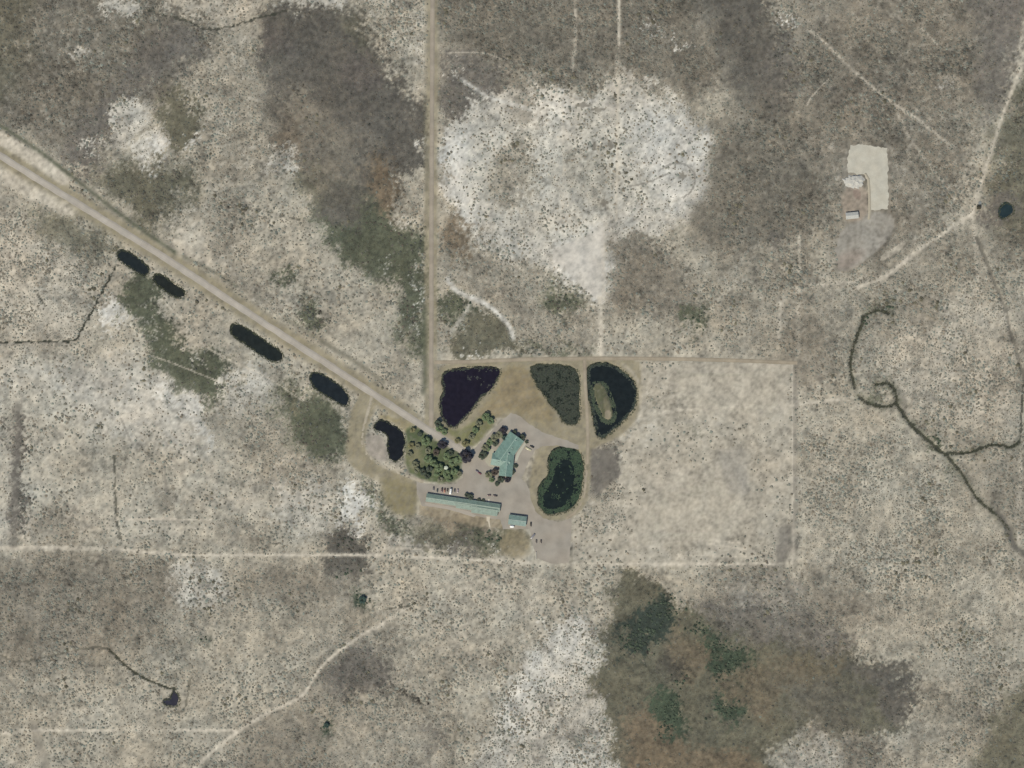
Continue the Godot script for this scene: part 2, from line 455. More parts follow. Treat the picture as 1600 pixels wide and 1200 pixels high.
	zone("pale", 0.45, 0.8, 0.0, 3, [275, 890, 330, 885, 360, 900, 355, 940, 320, 955, 270, 940])
	zone("brown", 0.5, 0.1, 0.3, 3, [385, 890, 500, 885, 560, 910, 550, 940, 470, 940, 400, 930], 0.8)
	zone("tan", 0.45, 0.2, 0.1, 4, [20, 1070, 260, 1040, 350, 960, 480, 960, 500, 1030, 430, 1110, 320, 1190, 100, 1230, -60, 1200])
	zone("grey", 0.45, 0.1, 0.4, 3, [545, 1000, 590, 1005, 620, 1060, 610, 1085, 560, 1090, 500, 1085, 505, 1050])
	zone("brown", 0.6, 0.1, 0.3, 4, [400, 1140, 500, 1100, 530, 1120, 540, 1280, 380, 1280, 360, 1190], 0.8)
	zone("mud", 0.3, 0.0, 0.5, 1, [625, 1070, 640, 1075, 660, 1108, 640, 1105])
	zone("grey", 0.4, 0.0, 0.4, 2, [658, 1115, 690, 1140, 720, 1190, 690, 1190, 664, 1165], 0.7)
	trodden("mud", 4, [660, 1108, 672, 1125, 700, 1118, 716, 1132, 712, 1155, 706, 1205], 0.6)
	zone("tan", 0.5, 0.3, 0.1, 4, [595, 880, 950, 890, 950, 940, 900, 960, 850, 1000, 780, 1070, 700, 1080, 640, 1000, 600, 950])
	zone("sand", 0.35, 0.2, 0.0, 4, [660, 900, 930, 905, 890, 950, 800, 1020, 740, 1060, 680, 1000], 0.6)
	zone("pale", 0.6, 0.6, 0.05, 3, [945, 955, 930, 1060, 945, 1130, 965, 1200, 965, 1290, 740, 1290, 745, 1190, 780, 1080, 830, 1010, 880, 960])
	zone("white", 0.3, 0.5, 0.0, 3, [870, 965, 920, 960, 925, 1000, 870, 1050, 820, 1130, 790, 1160, 780, 1120, 830, 1040], 0.6)
	# --- the wetland south-east
	zone("olive", 0.06, 0.0, 0.85, 2, [955, 890, 1020, 905, 1065, 950, 1130, 965, 1210, 990, 1300, 1015, 1380, 1040, 1440, 1060, 1430, 1130, 1380, 1150, 1290, 1170, 1250, 1290, 965, 1290, 965, 1180, 935, 1110, 928, 1010, 962, 990])
	zone("rust", 0.04, 0.0, 0.7, 3, [970, 1100, 1010, 1110, 1060, 1150, 1100, 1180, 1190, 1170, 1205, 1290, 985, 1290], 0.85)
	zone("rust", 0.05, 0.0, 0.7, 3, [1060, 985, 1110, 1000, 1120, 1040, 1090, 1060, 1040, 1060, 1035, 1020], 0.5)
	zone("rust", 0.05, 0.0, 0.7, 3, [1110, 1070, 1160, 1060, 1200, 1030, 1330, 1030, 1320, 1060, 1230, 1060, 1210, 1130, 1160, 1130], 0.5)
	zone("mauve", 0.1, 0.0, 0.7, 3, [1220, 1060, 1330, 1060, 1350, 1110, 1290, 1140, 1230, 1110], 0.45)
	zone("brown", 0.55, 0.3, 0.4, 3, [1240, 1140, 1340, 1130, 1400, 1160, 1380, 1290, 1220, 1290], 0.9)
	zone("deep", 0.0, 0.0, 1.0, 2, [1010, 940, 1035, 932, 1058, 955, 1062, 985, 1040, 1000, 1010, 1005, 1000, 1030, 975, 1022, 968, 1000, 990, 975])
	zone("green", 0.0, 0.0, 1.0, 2, [1080, 975, 1110, 985, 1120, 1005, 1160, 1005, 1175, 1020, 1155, 1050, 1130, 1065, 1105, 1055, 1120, 1030, 1095, 1005])
	zone("green", 0.0, 0.0, 1.0, 2, [1030, 1080, 1060, 1090, 1070, 1140, 1060, 1155, 1030, 1140, 1020, 1110])
	zone("green", 0.0, 0.0, 1.0, 2, [1110, 1100, 1150, 1090, 1175, 1105, 1160, 1125, 1120, 1120])
	zone("mud", 0.1, 0.0, 0.6, 2, [1035, 1025, 1060, 1030, 1075, 1060, 1045, 1080, 1025, 1055], 0.7)
	zone("dark", 0.1, 0.0, 0.7, 3, [1300, 1030, 1400, 1040, 1445, 1060, 1430, 1135, 1390, 1145, 1370, 1090, 1340, 1060], 0.9)
	zone("fawn", 0.7, 0.4, 0.1, 4, [1440, 1040, 1520, 1000, 1590, 1010, 1570, 1100, 1540, 1150, 1450, 1190, 1400, 1200, 1440, 1120])
	zone("brown", 0.6, 0.2, 0.3, 4, [1080, 900, 1340, 890, 1400, 960, 1320, 1010, 1200, 970, 1090, 950], 0.9)
	zone("grey", 0.3, 0.1, 0.4, 3, [1080, 940, 1200, 930, 1330, 990, 1340, 1030, 1200, 1010, 1110, 975], 0.8)
	zone("ash", 0.3, 0.4, 0.1, 3, [1120, 905, 1260, 900, 1250, 950, 1160, 945], 0.6)
	zone("olive", 0.2, 0.0, 0.7, 3, [1700, 1030, 1600, 1050, 1560, 1130, 1510, 1200, 1520, 1290, 1700, 1290], 0.9)
	zone("pale", 0.3, 0.8, 0.1, 3, [1200, 1160, 1260, 1150, 1330, 1160, 1330, 1210, 1260, 1220, 1205, 1210], 0.6)
	# --- green seeps
	spot("green", 0.0, 1.0, 2, 566, 935, 15, 12)
	spot("deep", 0.0, 1.0, 1, 568, 938, 7, 6)
	spot("green", 0.0, 1.0, 2, 509, 1136, 8, 12)
	spot("moss", 0.1, 0.6, 2, 320, 998, 7, 9, 0.7)
	spot("grey", 0.1, 0.5, 2, 1572, 330, 26, 24)
	spot("mauve", 0.1, 0.2, 2, 1538, 336, 18, 12, 0.8)
	spot("moss", 0.3, 0.8, 1, 1463, 684, 9, 9)
	spot("moss", 0.2, 0.7, 2, 1375, 478, 16, 9, 0.8)
	spot("moss", 0.1, 0.6, 2, 1372, 618, 22, 14, 0.7)
	spot("moss", 0.3, 0.4, 2, 1485, 735, 14, 12, 0.7)
	# --- right of way of the county road
	trodden("straw", 30, [-90, 186, 0, 243, 95, 302, 250, 397, 400, 497, 560, 600, 640, 652], 0.75, 2)
	trodden("straw", 22, [-90, 186, 0, 243, 95, 302, 250, 397, 400, 497, 560, 600, 660, 666], 0.5, 1)
	trodden("path", 20, [-90, 160, 0, 216, 50, 246, 100, 280], 0.75, 1)
	trodden("path", 22, [-90, 214, 0, 272, 60, 306, 110, 330], 0.7, 2)
	trodden("straw", 12, [-90, 186, 0, 243, 95, 302], 0.5, 1)
	trodden("moss", 6, [0, 196, 60, 234, 130, 290, 185, 333, 240, 372, 276, 396], 0.85, 1)
	trodden("moss", 4, [285, 400, 330, 422, 370, 448], 0.6, 1)
	trodden("olive", 7, [446, 498, 500, 532, 560, 568, 600, 598], 0.6, 1)
	trodden("straw", 20, [676, -90, 675, 200, 674, 400, 674, 660], 0.7, 1)
	trodden("olive", 5, [664, 150, 664, 240], 0.5, 1)
	trodden("mud", 4, [668, 230, 667, 300], 0.4, 1)
	trodden("moss", 8, [664, 480, 664, 600, 662, 615], 0.7, 1)
	# --- banks, dykes and lawns of the ranch
	stamp(works, rounded(pts([684, 566, 830, 560, 1000, 558, 1005, 580, 1005, 640, 985, 670, 955, 692, 925, 700, 922, 780, 905, 805, 880, 815, 845, 815, 830, 800, 826, 770, 830, 735, 842, 700, 800, 660, 780, 650, 760, 665, 735, 700, 690, 684, 681, 660, 680, 600])), Color(tint("straw"), 0.9), 1)
	stamp(works, rounded(pts([785, 572, 828, 572, 850, 622, 874, 656, 850, 668, 815, 650, 795, 640, 765, 655, 745, 648, 770, 620])), Color8(140, 128, 100, 200), 2)
	stamp(works, rounded(pts([548, 640, 572, 606, 592, 630, 575, 668, 568, 700, 590, 728, 640, 746, 660, 760, 655, 780, 630, 768, 585, 752, 540, 724, 543, 690])), Color(tint("straw"), 0.9), 1)
	stamp(works, rounded(pts([574, 680, 588, 676, 604, 690, 606, 716, 600, 724, 580, 715, 572, 700])), Color(tint("gravel"), 0.8), 1)
	stamp(works, rounded(pts([590, 645, 640, 660, 660, 672, 640, 684, 620, 664, 592, 654])), Color8(150, 140, 108, 190), 1)
	stamp(works, rounded(pts([598, 745, 655, 757, 656, 800, 640, 812, 608, 800, 594, 770])), Color8(134, 126, 98, 220), 2)
	stamp(works, rounded(pts([636, 664, 660, 672, 690, 696, 724, 708, 722, 744, 712, 754, 680, 756, 655, 748, 636, 738, 632, 700])), Color(tint("lawn"), 1.0), 1)
	stamp(works, rounded(pts([632, 690, 660, 690, 662, 735, 640, 738])), Color8(132, 128, 100, 200), 2)
	stamp(works, rounded(pts([681, 655, 700, 676, 716, 688, 740, 702, 758, 682, 778, 660, 768, 645, 745, 655, 720, 675, 700, 670])), Color8(122, 122, 88, 235), 1)
	stamp(works, pts([656, 790, 700, 792, 748, 806, 790, 812, 790, 828, 740, 822, 656, 806]), Color8(150, 138, 116, 170), 1)
	stamp(works, rounded(pts([786, 828, 826, 828, 832, 870, 800, 876, 780, 860])), Color8(140, 130, 106, 200), 2)
	# --- the fenced paddock, grazed bare, and other straight edged ground
	stamp(works, pts([1000, 568, 1242, 568, 1242, 883, 896, 883, 896, 822, 925, 800, 960, 772, 975, 720, 972, 700, 1000, 665, 1004, 620]), Color(tint("sand"), 0.54), 0)
	stamp(works, pts([1050, 575, 1230, 572, 1222, 640, 1150, 655, 1060, 630]), Color(tint("sand"), 0.5), 2)
	stamp(works, pts([1020, 760, 1130, 730, 1180, 800, 1120, 850, 990, 850]), Color(tint("sand"), 0.45), 3)
	stamp(works, pts([1122, 705, 1165, 702, 1172, 770, 1140, 775]), Color(tint("ash"), 0.5), 2)
	stamp(works, pts([1216, 822, 1238, 820, 1238, 862, 1226, 882, 1214, 882]), Color(tint("grey"), 0.5), 1)
	stamp(works, pts([924, 703, 957, 699, 966, 722, 972, 742, 942, 768, 926, 774]), Color(tint("grey"), 0.75), 1)
	stamp(works, pts([868, 388, 905, 374, 945, 352, 945, 470, 925, 465, 893, 432, 862, 404]), Color8(196, 191, 181, 190), 1)
	stamp(works, rounded(pts(ISLAND), 2), Color8(92, 94, 72, 255), 0)
	stamp(works, rounded(pts([942, 622, 950, 622, 956, 646, 946, 648]), 2), Color8(122, 116, 94, 200), 0)
	stamp(works, rounded(pts([945, 643, 957, 643, 956, 656, 947, 657]), 1), Color8(146, 136, 118, 220), 0)
	# --- tracks, trails and old lines on the flat
	trodden("path", 4.4, [-90, 857, 100, 857, 195, 858, 235, 866, 330, 868, 500, 867, 640, 870, 835, 880], 0.90, 1, 0.4)
	trodden("path", 2.4, [195, 812, 270, 812, 330, 813], 0.73, 0)
	trodden("path", 3.0, [600, 858, 640, 858, 700, 862], 0.61, 0)
	trodden("path", 3.4, [830, 881, 960, 884, 1230, 885], 0.49, 1)
	trodden("path", 4.8, [300, 1205, 340, 1168, 400, 1124, 440, 1105, 475, 1088, 490, 1062, 502, 1042, 540, 1010, 572, 990, 602, 974], 0.90, 1, 0.4)
	trodden("path", 4.8, [602, 974, 640, 950, 650, 940], 0.49, 1)
	trodden("path", 3.0, [-90, 1155, 0, 1147, 60, 1141, 200, 1143, 370, 1142], 0.85, 1)
	trodden("path", 2.4, [45, 1122, 110, 1110, 220, 1107], 0.55, 1)
	trodden("path", 3.0, [-60, 1180, 10, 1188, 50, 1202], 0.73, 1)
	trodden("path", 3.9, [968, -90, 967, 90, 965, 300], 0.79, 1)
	trodden("path", 3.0, [947, 340, 944, 470], 0.61, 1)
	trodden("path", 6.9, [938, 465, 940, 520, 940, 556], 0.85, 1)
	trodden("path", 2.4, [903, -90, 899, 60, 897, 108], 0.73, 1)
	trodden("path", 3.0, [1262, 45, 1300, 76, 1345, 122, 1400, 165, 1440, 190, 1485, 228], 0.90, 1)
	trodden("path", 2.4, [1398, 165, 1420, 215, 1450, 255, 1476, 286], 0.73, 1)
	trodden("path", 4.8, [1602, 98, 1588, 128, 1572, 165, 1552, 230, 1532, 290, 1520, 335], 0.85, 1, 0.4)
	trodden("path", 6.9, [1520, 335, 1480, 362, 1430, 395, 1392, 430, 1340, 450], 0.73, 1, 0.3)
	trodden("path", 3.9, [1520, 335, 1527, 400, 1531, 480], 0.61, 1)
	trodden("path", 3.9, [1602, 40, 1594, 75], 0.73, 1)
	trodden("clay", 3, [1575, 175, 1605, 162], 0.6, 1)
	trodden("path", 4.8, [1340, 440, 1270, 447], 0.61, 1)
	trodden("path", 3.9, [1250, 370, 1247, 560], 0.49, 1)
	trodden("path", 5.9, [1222, 470, 1217, 528], 0.73, 1)
	trodden("path", 3.5, [1239, 570, 1239, 810], 0.7, 0)
	trodden("path", 3.0, [900, 881, 1000, 882, 1225, 882], 0.5, 0)
	trodden("grey", 4, [1244, 570, 1244, 700, 1243, 882], 0.7, 1)
	trodden("path", 3.9, [1000, 649, 1100, 639, 1225, 635], 0.61, 1)
	trodden("path", 3.9, [1225, 635, 1275, 629, 1340, 622], 1.0, 1)
	trodden("path", 3.9, [1000, 650, 1004, 615, 996, 590, 975, 570], 0.61, 1)
	trodden("path", 3.0, [1597, 700, 1590, 900, 1588, 1030], 0.61, 1)
	trodden("path", 4.8, [1240, 882, 1244, 820], 0.49, 1)
	trodden("path", 3.9, [590, 745, 590, 790, 588, 815], 0.67, 1)
	trodden("path", 3.9, [655, 770, 655, 805], 0.90, 1)
	for a in [[0, 380, 20, 430, 60, 480, 100, 505], [28, 440, 70, 492, 110, 512], [195, 545, 250, 560, 300, 580, 350, 600], [255, 470, 285, 500, 310, 535, 350, 560, 420, 590, 470, 625], [440, 330, 455, 380, 470, 410], [700, 84, 760, 82, 790, 96], [330, 20, 360, 30, 395, 8], [1300, 120, 1270, 150, 1262, 165], [1440, 45, 1465, 70], [1105, 850, 1180, 862], [1080, 842, 1160, 850], [1060, 868, 1180, 872]]:
		trodden("path", 2.4, a, 0.5, 0)
	for a in [[15, 395, 28, 425, 45, 450], [190, 655, 205, 690], [258, 720, 262, 800], [700, 600, 700, 601], [380, 300, 390, 340], [640, 855, 690, 857], [50, 1110, 40, 1090, 10, 1060]]:
		trodden("grey", 3.0, a, 0.5, 0)
	for a in [[1030, 268, 1046, 258, 1064, 255, 1080, 262, 1089, 280, 1082, 300, 1068, 310], [985, 292, 1010, 288, 1045, 272]]:
		trodden("grey", 3.0, a, 0.6, 0)
	trodden("path", 3.0, [966, 120, 965, 220, 964, 345], 0.6, 0)
	trodden("path", 3.0, [880, 170, 882, 260, 880, 330], 0.4, 0)
	for a in [[1067, 276, 6, 8], [955, 228, 6, 9], [930, 230, 4, 8], [912, 165, 14, 5], [935, 172, 16, 4], [887, 253, 4, 5], [945, 318, 7, 7]]:
		stamp(works, ragged(pts([a[0] - a[2], a[1], a[0], a[1] - a[3], a[0] + a[2], a[1], a[0], a[1] + a[3]]), 2.0, 1.2, 5), Color(tint("umber"), 0.75), 0)
	# wet margins of the creek
	for a in [[1390, 490, 1370, 484, 1352, 492, 1345, 515, 1332, 545, 1328, 575, 1337, 606], [1368, 601, 1390, 598, 1400, 612, 1402, 632, 1380, 637, 1355, 632, 1344, 620], [1402, 632, 1420, 660, 1440, 680, 1470, 705, 1500, 735, 1515, 760, 1530, 785, 1560, 805, 1580, 830, 1584, 855, 1606, 868], [1480, 710, 1520, 707, 1545, 697, 1560, 694, 1580, 701, 1594, 692]]:
		for p in Geometry2D.offset_polyline(eased(pts(a), 2), 6.0, Geometry2D.JOIN_ROUND, Geometry2D.END_ROUND):
			stamp(works, ragged(p, 4.0, 5.0, 71), Color(tint("moss"), 0.42), 1)
	trodden("grey", 13, [27, 636, 28, 700, 24, 760, 22, 850], 0.55, 1)
	# --- drains and creeks, dug into the flat
	for d in [
		["creek", 3.6, [-90, 537, 60, 535, 116, 533, 121, 531, 150, 478, 180, 420], 1.0, 0.3],
		["creek", 2.6, [25, 400, 42, 424], 0.8, 0.2], ["creek", 2.6, [55, 455, 72, 480], 0.8, 0.2],
		["creek", 3.4, [180, 712, 180, 790, 190, 845], 0.75, 0.3],
		["creek", 5.1, [1390, 490, 1370, 484, 1352, 492, 1345, 515, 1332, 545, 1328, 575, 1337, 606], 1.0, 0.5],
		["creek", 4.2, [1352, 494, 1346, 512, 1338, 530], 1.0, 0.6],
		["creek", 5.1, [1368, 601, 1390, 598, 1400, 612, 1402, 632], 1.0, 0.5],
		["creek", 5.1, [1402, 632, 1380, 637, 1355, 632, 1344, 620], 1.0, 0.4],
		["creek", 6.0, [1402, 632, 1420, 660, 1440, 680, 1470, 705, 1480, 712], 1.0, 0.5],
		["creek", 4.2, [1480, 712, 1500, 735, 1515, 760, 1530, 785, 1560, 805, 1578, 830], 0.9, 0.4],
		["creek", 5.0, [1560, 804, 1579, 830, 1584, 855, 1606, 868], 0.9, 0.4],
		["grey", 10.0, [1560, 802, 1580, 830, 1584, 855, 1605, 868], 0.8, 0.3],
		["creek", 5.1, [1480, 710, 1520, 707, 1545, 697, 1560, 694, 1580, 701, 1594, 692], 1.0, 0.5],
		["creek", 3.4, [1594, 692, 1598, 640, 1600, 600], 0.8, 0.3],
		["mud", 6.0, [1528, 372, 1548, 428, 1568, 470, 1580, 520, 1592, 560, 1604, 600], 0.55, 0.3],
		["creek", 3.9, [170, 1014, 200, 1045, 240, 1068, 274, 1078], 0.95, 0.4],
		["creek", 3.4, [-60, 1015, 0, 1024, 30, 1038, 60, 1030, 150, 1010, 170, 1014], 0.55, 0.2],
		["creek", 3.4, [300, 1058, 294, 1085, 290, 1112, 275, 1115], 0.55, 0.2],
		["grey", 12.0, [52, 1130, 65, 1170, 76, 1210], 0.4, 0.1],
		["creek", 3.4, [606, 953, 625, 950, 642, 946], 0.7, 0.1],
		["creek", 3.1, [235, 18, 262, 26, 300, 35, 318, 48, 350, 46, 400, 30, 450, 18], 0.8, 0.2],
		["creek", 2.6, [400, 328, 440, 336, 470, 345], 0.7, 0.1],
		["olive", 6.0, [645, 850, 660, 845, 668, 862], 0.7, 0.1],
	]:
		for p in Geometry2D.offset_polyline(eased(pts(d[2]), 2), d[1] * 0.5, Geometry2D.JOIN_ROUND, Geometry2D.END_ROUND):
			stamp(works, ragged(p, 2.0, 2.0, 7), Color(tint(d[0]), d[3]), 1 if d[1] > 8.0 else 0)
		for p in Geometry2D.offset_polyline(eased(pts(d[2]), 2), d[1] * 0.45, Geometry2D.JOIN_ROUND, Geometry2D.END_ROUND):
			stamp(keep, p, Color(0.5, d[4], 0, 1), 0)
	# --- pads of the north-east yard
	stamp(works, rounded(pts([1306, 372, 1326, 350, 1358, 332, 1395, 334, 1400, 360, 1370, 395, 1335, 420, 1308, 426]), 1), Color8(154, 150, 141, 235), 1)
	stamp(works, rounded(pts([1310, 395, 1360, 390, 1335, 420, 1308, 426]), 1), Color8(150, 138, 128, 150), 2)
	stamp(works, rounded(pts([1316, 292, 1356, 290, 1358, 345, 1318, 350]), 1), Color8(158, 146, 132, 200), 1)
	stamp(works, rounded(pts([1374, 402, 1395, 390, 1414, 376, 1416, 386, 1398, 398, 1378, 410]), 1), Color(tint("sand"), 0.9), 0)
	stamp(works, rounded(pts([1332, 298, 1346, 296, 1346, 314, 1336, 312]), 1), Color8(136, 120, 110, 200), 0)
	for a in [[1310, 372, 1358, 332, 1400, 334, 1400, 360, 1335, 420, 1308, 426], [1316, 225, 1390, 225, 1390, 350, 1316, 350]]:
		stamp(keep, pts(a), Color(1, 0, 0, 1), 1)
	# --- level, bare places: roads, yards, building sites
	for a in [[-95, 185, 0, 243, 95, 302, 250, 397, 400, 497, 560, 600, 660, 666, 720, 702]]:
		for p in Geometry2D.offset_polyline(pts(a), 8.0, Geometry2D.JOIN_ROUND, Geometry2D.END_ROUND):
			stamp(keep, p, Color(1, 0, 0, 1), 1)
	for a in [[676, -90, 674, 680], [680, 562, 1000, 560, 1250, 566], [915, 560, 917, 720]]:
		for p in Geometry2D.offset_polyline(pts(a), 5.5, Geometry2D.JOIN_ROUND, Geometry2D.END_ROUND):
			stamp(keep, p, Color(1, 0, 0, 1), 1)
	stamp(keep, pts([640, 735, 700, 690, 757, 680, 795, 640, 830, 655, 912, 690, 840, 715, 832, 790, 895, 805, 895, 885, 830, 880, 780, 835, 655, 800]), Color(1, 0, 0, 1), 1)
	for p in POOLS:
		dig(ragged(rounded(pts(p[3]), 1), 2.5, 1.6, 88))
	stamp(keep, rounded(pts(ISLAND), 2), Color(1, 0.1, 0, 1), 0)


const ISLAND := [928, 601, 942, 600, 950, 616, 958, 643, 957, 656, 946, 658, 937, 638, 930, 620]
const POOLS := [   # name, water colour as pictured, label, outline
	["pond", [36, 33, 44], "", [692, 580, 720, 575, 761, 573, 784, 576, 782, 585, 775, 600, 765, 613, 753, 620, 749, 628, 735, 645, 721, 660, 713, 669, 701, 667, 692, 655, 687, 641, 687, 623, 694, 612, 692, 604, 690, 593]],
	["pond", [42, 48, 42], "", [828, 573, 845, 569, 884, 570, 896, 576, 904, 579, 907, 603, 905, 630, 908, 648, 903, 662, 890, 665, 878, 659, 875, 648, 864, 636, 852, 620, 837, 600, 831, 587]],
	["pond", [34, 40, 42], "", [917, 574, 929, 568, 947, 566, 965, 573, 985, 588, 995, 604, 997, 621, 991, 642, 977, 656, 962, 671, 945, 685, 935, 685, 930, 672, 925, 645, 918, 612, 917, 592]],
	["pond", [34, 42, 42], "", [860, 707, 875, 697, 896, 699, 908, 708, 913, 724, 912, 753, 907, 775, 899, 793, 880, 801, 860, 806, 847, 799, 840, 784, 841, 763, 849, 751, 857, 743, 856, 724]],
	["pond", [34, 37, 42], "", [585, 664, 593, 655, 608, 660, 628, 672, 634, 683, 632, 704, 627, 720, 616, 722, 607, 716, 606, 695, 606, 682, 598, 676, 585, 673]],
	["borrow_pit_pond", [40, 46, 48], "", [183, 392, 197, 390, 216, 403, 235, 419, 231, 431, 218, 429, 200, 416, 183, 405]],
	["borrow_pit_pond", [42, 46, 44], "", [240, 429, 250, 427, 268, 440, 291, 455, 288, 466, 270, 464, 250, 449, 238, 439]],
	["borrow_pit_pond", [40, 45, 44], "", [361, 506, 375, 506, 400, 522, 425, 539, 443, 551, 441, 564, 428, 567, 405, 554, 380, 536, 360, 523]],
	["borrow_pit_pond", [38, 44, 48], "", [485, 583, 497, 581, 520, 594, 540, 609, 547, 622, 544, 636, 532, 633, 510, 619, 490, 606, 484, 593]],
	["stock_pond", [58, 58, 68], "", [269, 1080, 279, 1082, 281, 1100, 273, 1105, 262, 1103, 253, 1099, 256, 1092, 267, 1093]],
	["stock_pond", [44, 58, 62], "", [1564, 321, 1572, 316, 1582, 320, 1586, 332, 1579, 337, 1571, 341, 1563, 343, 1561, 332]],
]


func cell(x: float, y: float) -> Vector2i:
	return Vector2i(clampi(int((x - OX) / CELL), 0, GW - 1), clampi(int((y - OY) / CELL), 0, GH - 1))


func height_at(x: float, y: float) -> float:
	var fx := clampf((x - OX) / CELL, 0.0, GW - 1.001)
	var fy := clampf((y - OY) / CELL, 0.0, GH - 1.001)
	var i := int(fx)
	var j := int(fy)
	var u := fx - i
	var v := fy - j
	var k := j * GW + i
	return lerpf(lerpf(hgt[k], hgt[k + 1], u), lerpf(hgt[k + GW], hgt[k + GW + 1], u), v)


# =====================================================================  terrain

func build_terrain() -> void:
	var sd := soil.get_data()
	var cd := cover.get_data()
	var wd := works.get_data()
	var kd := keep.get_data()
	var warp_a := noise(11, 0.018, 5)
	var warp_b := noise(12, 0.018, 5)
	var fine := noise(13, 0.11, 3)
	var fine2 := noise(18, 0.11, 3)
	var mid := noise(14, 0.045, 3)
	var wide := noise(15, 0.007, 3)
	var patch := noise(19, 0.014, 5)
	var crusts := noise(16, 0.06, 3)
	var hum := noise(17, 0.05, 3)
	var lut := PackedFloat32Array()
	lut.resize(256)
	for i in 256:
		lut[i] = Color8(i, i, i).srgb_to_linear().r / GAIN / 0.86
	var crust_c := lin(200, 195, 182)
	var n := GW * GH
	var vs := PackedVector3Array()
	var ns := PackedVector3Array()
	vs.resize(n)
	ns.resize(n)
	hgt.resize(n)
	ground_col.resize(n)
	for j in GH:
		var y := OY + j * CELL
		for i in GW:
			var x := OX + i * CELL
			var k := j * GW + i
			var wa := warp_a.get_noise_2d(x, y)
			var wb := warp_b.get_noise_2d(x, y)
			var f := fine.get_noise_2d(x, y)
			var f2 := fine2.get_noise_2d(x, y)
			var m := mid.get_noise_2d(x, y)
			var si := clampi(i + int(wa * 14.0 + f * 9.0) + rng.randi_range(-3, 3), 0, GW - 1)
			var sj := clampi(j + int(wb * 14.0 + f2 * 9.0) + rng.randi_range(-3, 3), 0, GH - 1)
			var s := (sj * GW + si) * 4
			var r := lut[sd[s]]
			var g := lut[sd[s + 1]]
			var b := lut[sd[s + 2]]
			var cr: float = cd[s + 1] / 255.0
			if cr > 0.02:
				var c := crusts.get_noise_2d(x, y) + f * 0.35
				var a := clampf((c - 0.32 + cr * 0.5) * 2.2, 0.0, 1.0) * cr * 0.75
				r = lerpf(r, crust_c.r, a)
				g = lerpf(g, crust_c.g, a)
				b = lerpf(b, crust_c.b, a)
			var lum := 1.0 + f * 0.42 + m * 0.34 + wide.get_noise_2d(x, y) * 0.2 + rng.randf_range(-0.09, 0.09) - 0.3 * smoothstep(0.02, 0.3, patch.get_noise_2d(x, y)) * (0.3 + cr)
			var warm := wide.get_noise_2d(y + 900.0, x) * 0.04 + m * 0.03
			r *= lum * (1.0 + warm)
			g *= lum
			b *= lum * (1.0 - warm)
			var wi := clampi(i + int(wa * 1.6), 0, GW - 1)
			var wj := clampi(j + int(wb * 1.6), 0, GH - 1)
			var w := (wj * GW + wi) * 4
			var al: float = wd[w + 3] / 255.0
			if al > 0.0:
				al = clampf(al * (1.0 + f * 0.5), 0.0, 1.0)
				var l2 := 1.0 + f * 0.22 + m * 0.24 + rng.randf_range(-0.06, 0.06)
				r = lerpf(r, lut[wd[w]] * l2, al)
				g = lerpf(g, lut[wd[w + 1]] * l2, al)
				b = lerpf(b, lut[wd[w + 2]] * l2, al)
			ground_col[k] = Color(r, g, b)
			var kp: float = kd[k * 4] / 255.0
			var dg: float = kd[k * 4 + 1] / 255.0
			hgt[k] = -1.8 * dg + (1.0 - minf(1.0, kp * 2.0)) * (0.02 + 0.3 * absf(hum.get_noise_2d(x, y)))
	for j in GH:
		for i in GW:
			var k := j * GW + i
			vs[k] = at(OX + i * CELL, OY + j * CELL, hgt[k])
			var l := hgt[k - 1] if i > 0 else hgt[k]
			var rr := hgt[k + 1] if i < GW - 1 else hgt[k]
			var u := hgt[k - GW] if j > 0 else hgt[k]
			var d := hgt[k + GW] if j < GH - 1 else hgt[k]
			ns[k] = Vector3(l - rr, 2.0 * CELL, u - d).normalized()
	var ix := PackedInt32Array()
	ix.resize((GW - 1) * (GH - 1) * 6)
	var q := 0
	for j in GH - 1:
		for i in GW - 1:
			var a := j * GW + i
			ix[q] = a
			ix[q + 1] = a + 1
			ix[q + 2] = a + GW
			ix[q + 3] = a + 1
			ix[q + 4] = a + GW + 1
			ix[q + 5] = a + GW
			q += 6
	var arr := []
	arr.resize(Mesh.ARRAY_MAX)
	arr[Mesh.ARRAY_VERTEX] = vs
	arr[Mesh.ARRAY_NORMAL] = ns
	arr[Mesh.ARRAY_COLOR] = ground_col
	arr[Mesh.ARRAY_INDEX] = ix
	var am := ArrayMesh.new()
	am.add_surface_from_arrays(Mesh.PRIMITIVE_TRIANGLES, arr)
	var gm := mottled(Color(0.86, 0.86, 0.86), 0.12, 190.0, 31, 0.95)
	gm.vertex_color_use_as_albedo = true
	structure("ground", am, gm)
	# the flat goes on to the horizon
	var far := mottled(lin(160, 154, 142), 0.3, 520.0, 33, 0.95)
	var st := SurfaceTool.new()
	st.begin(Mesh.PRIMITIVE_TRIANGLES)
	var x0 := OX
	var x1 := OX + (GW - 1) * CELL
	var y0 := OY
	var y1 := OY + (GH - 1) * CELL
	var big := 9000.0
	for rc in [[-big, -big, big, y0], [-big, y1, big, big], [-big, y0, x0, y1], [x1, y0, big, y1]]:
		quad(st, at(rc[0], rc[1], -0.05), at(rc[2], rc[1], -0.05), at(rc[2], rc[3], -0.05), at(rc[0], rc[3], -0.05))
	st.generate_normals()
	structure("desert_plain", st.commit(), far)


func quad(st: SurfaceTool, a: Vector3, b: Vector3, c: Vector3, d: Vector3) -> void:   # clockwise seen from outside
	for v in [a, b, c, a, c, d]:
		st.add_vertex(v)


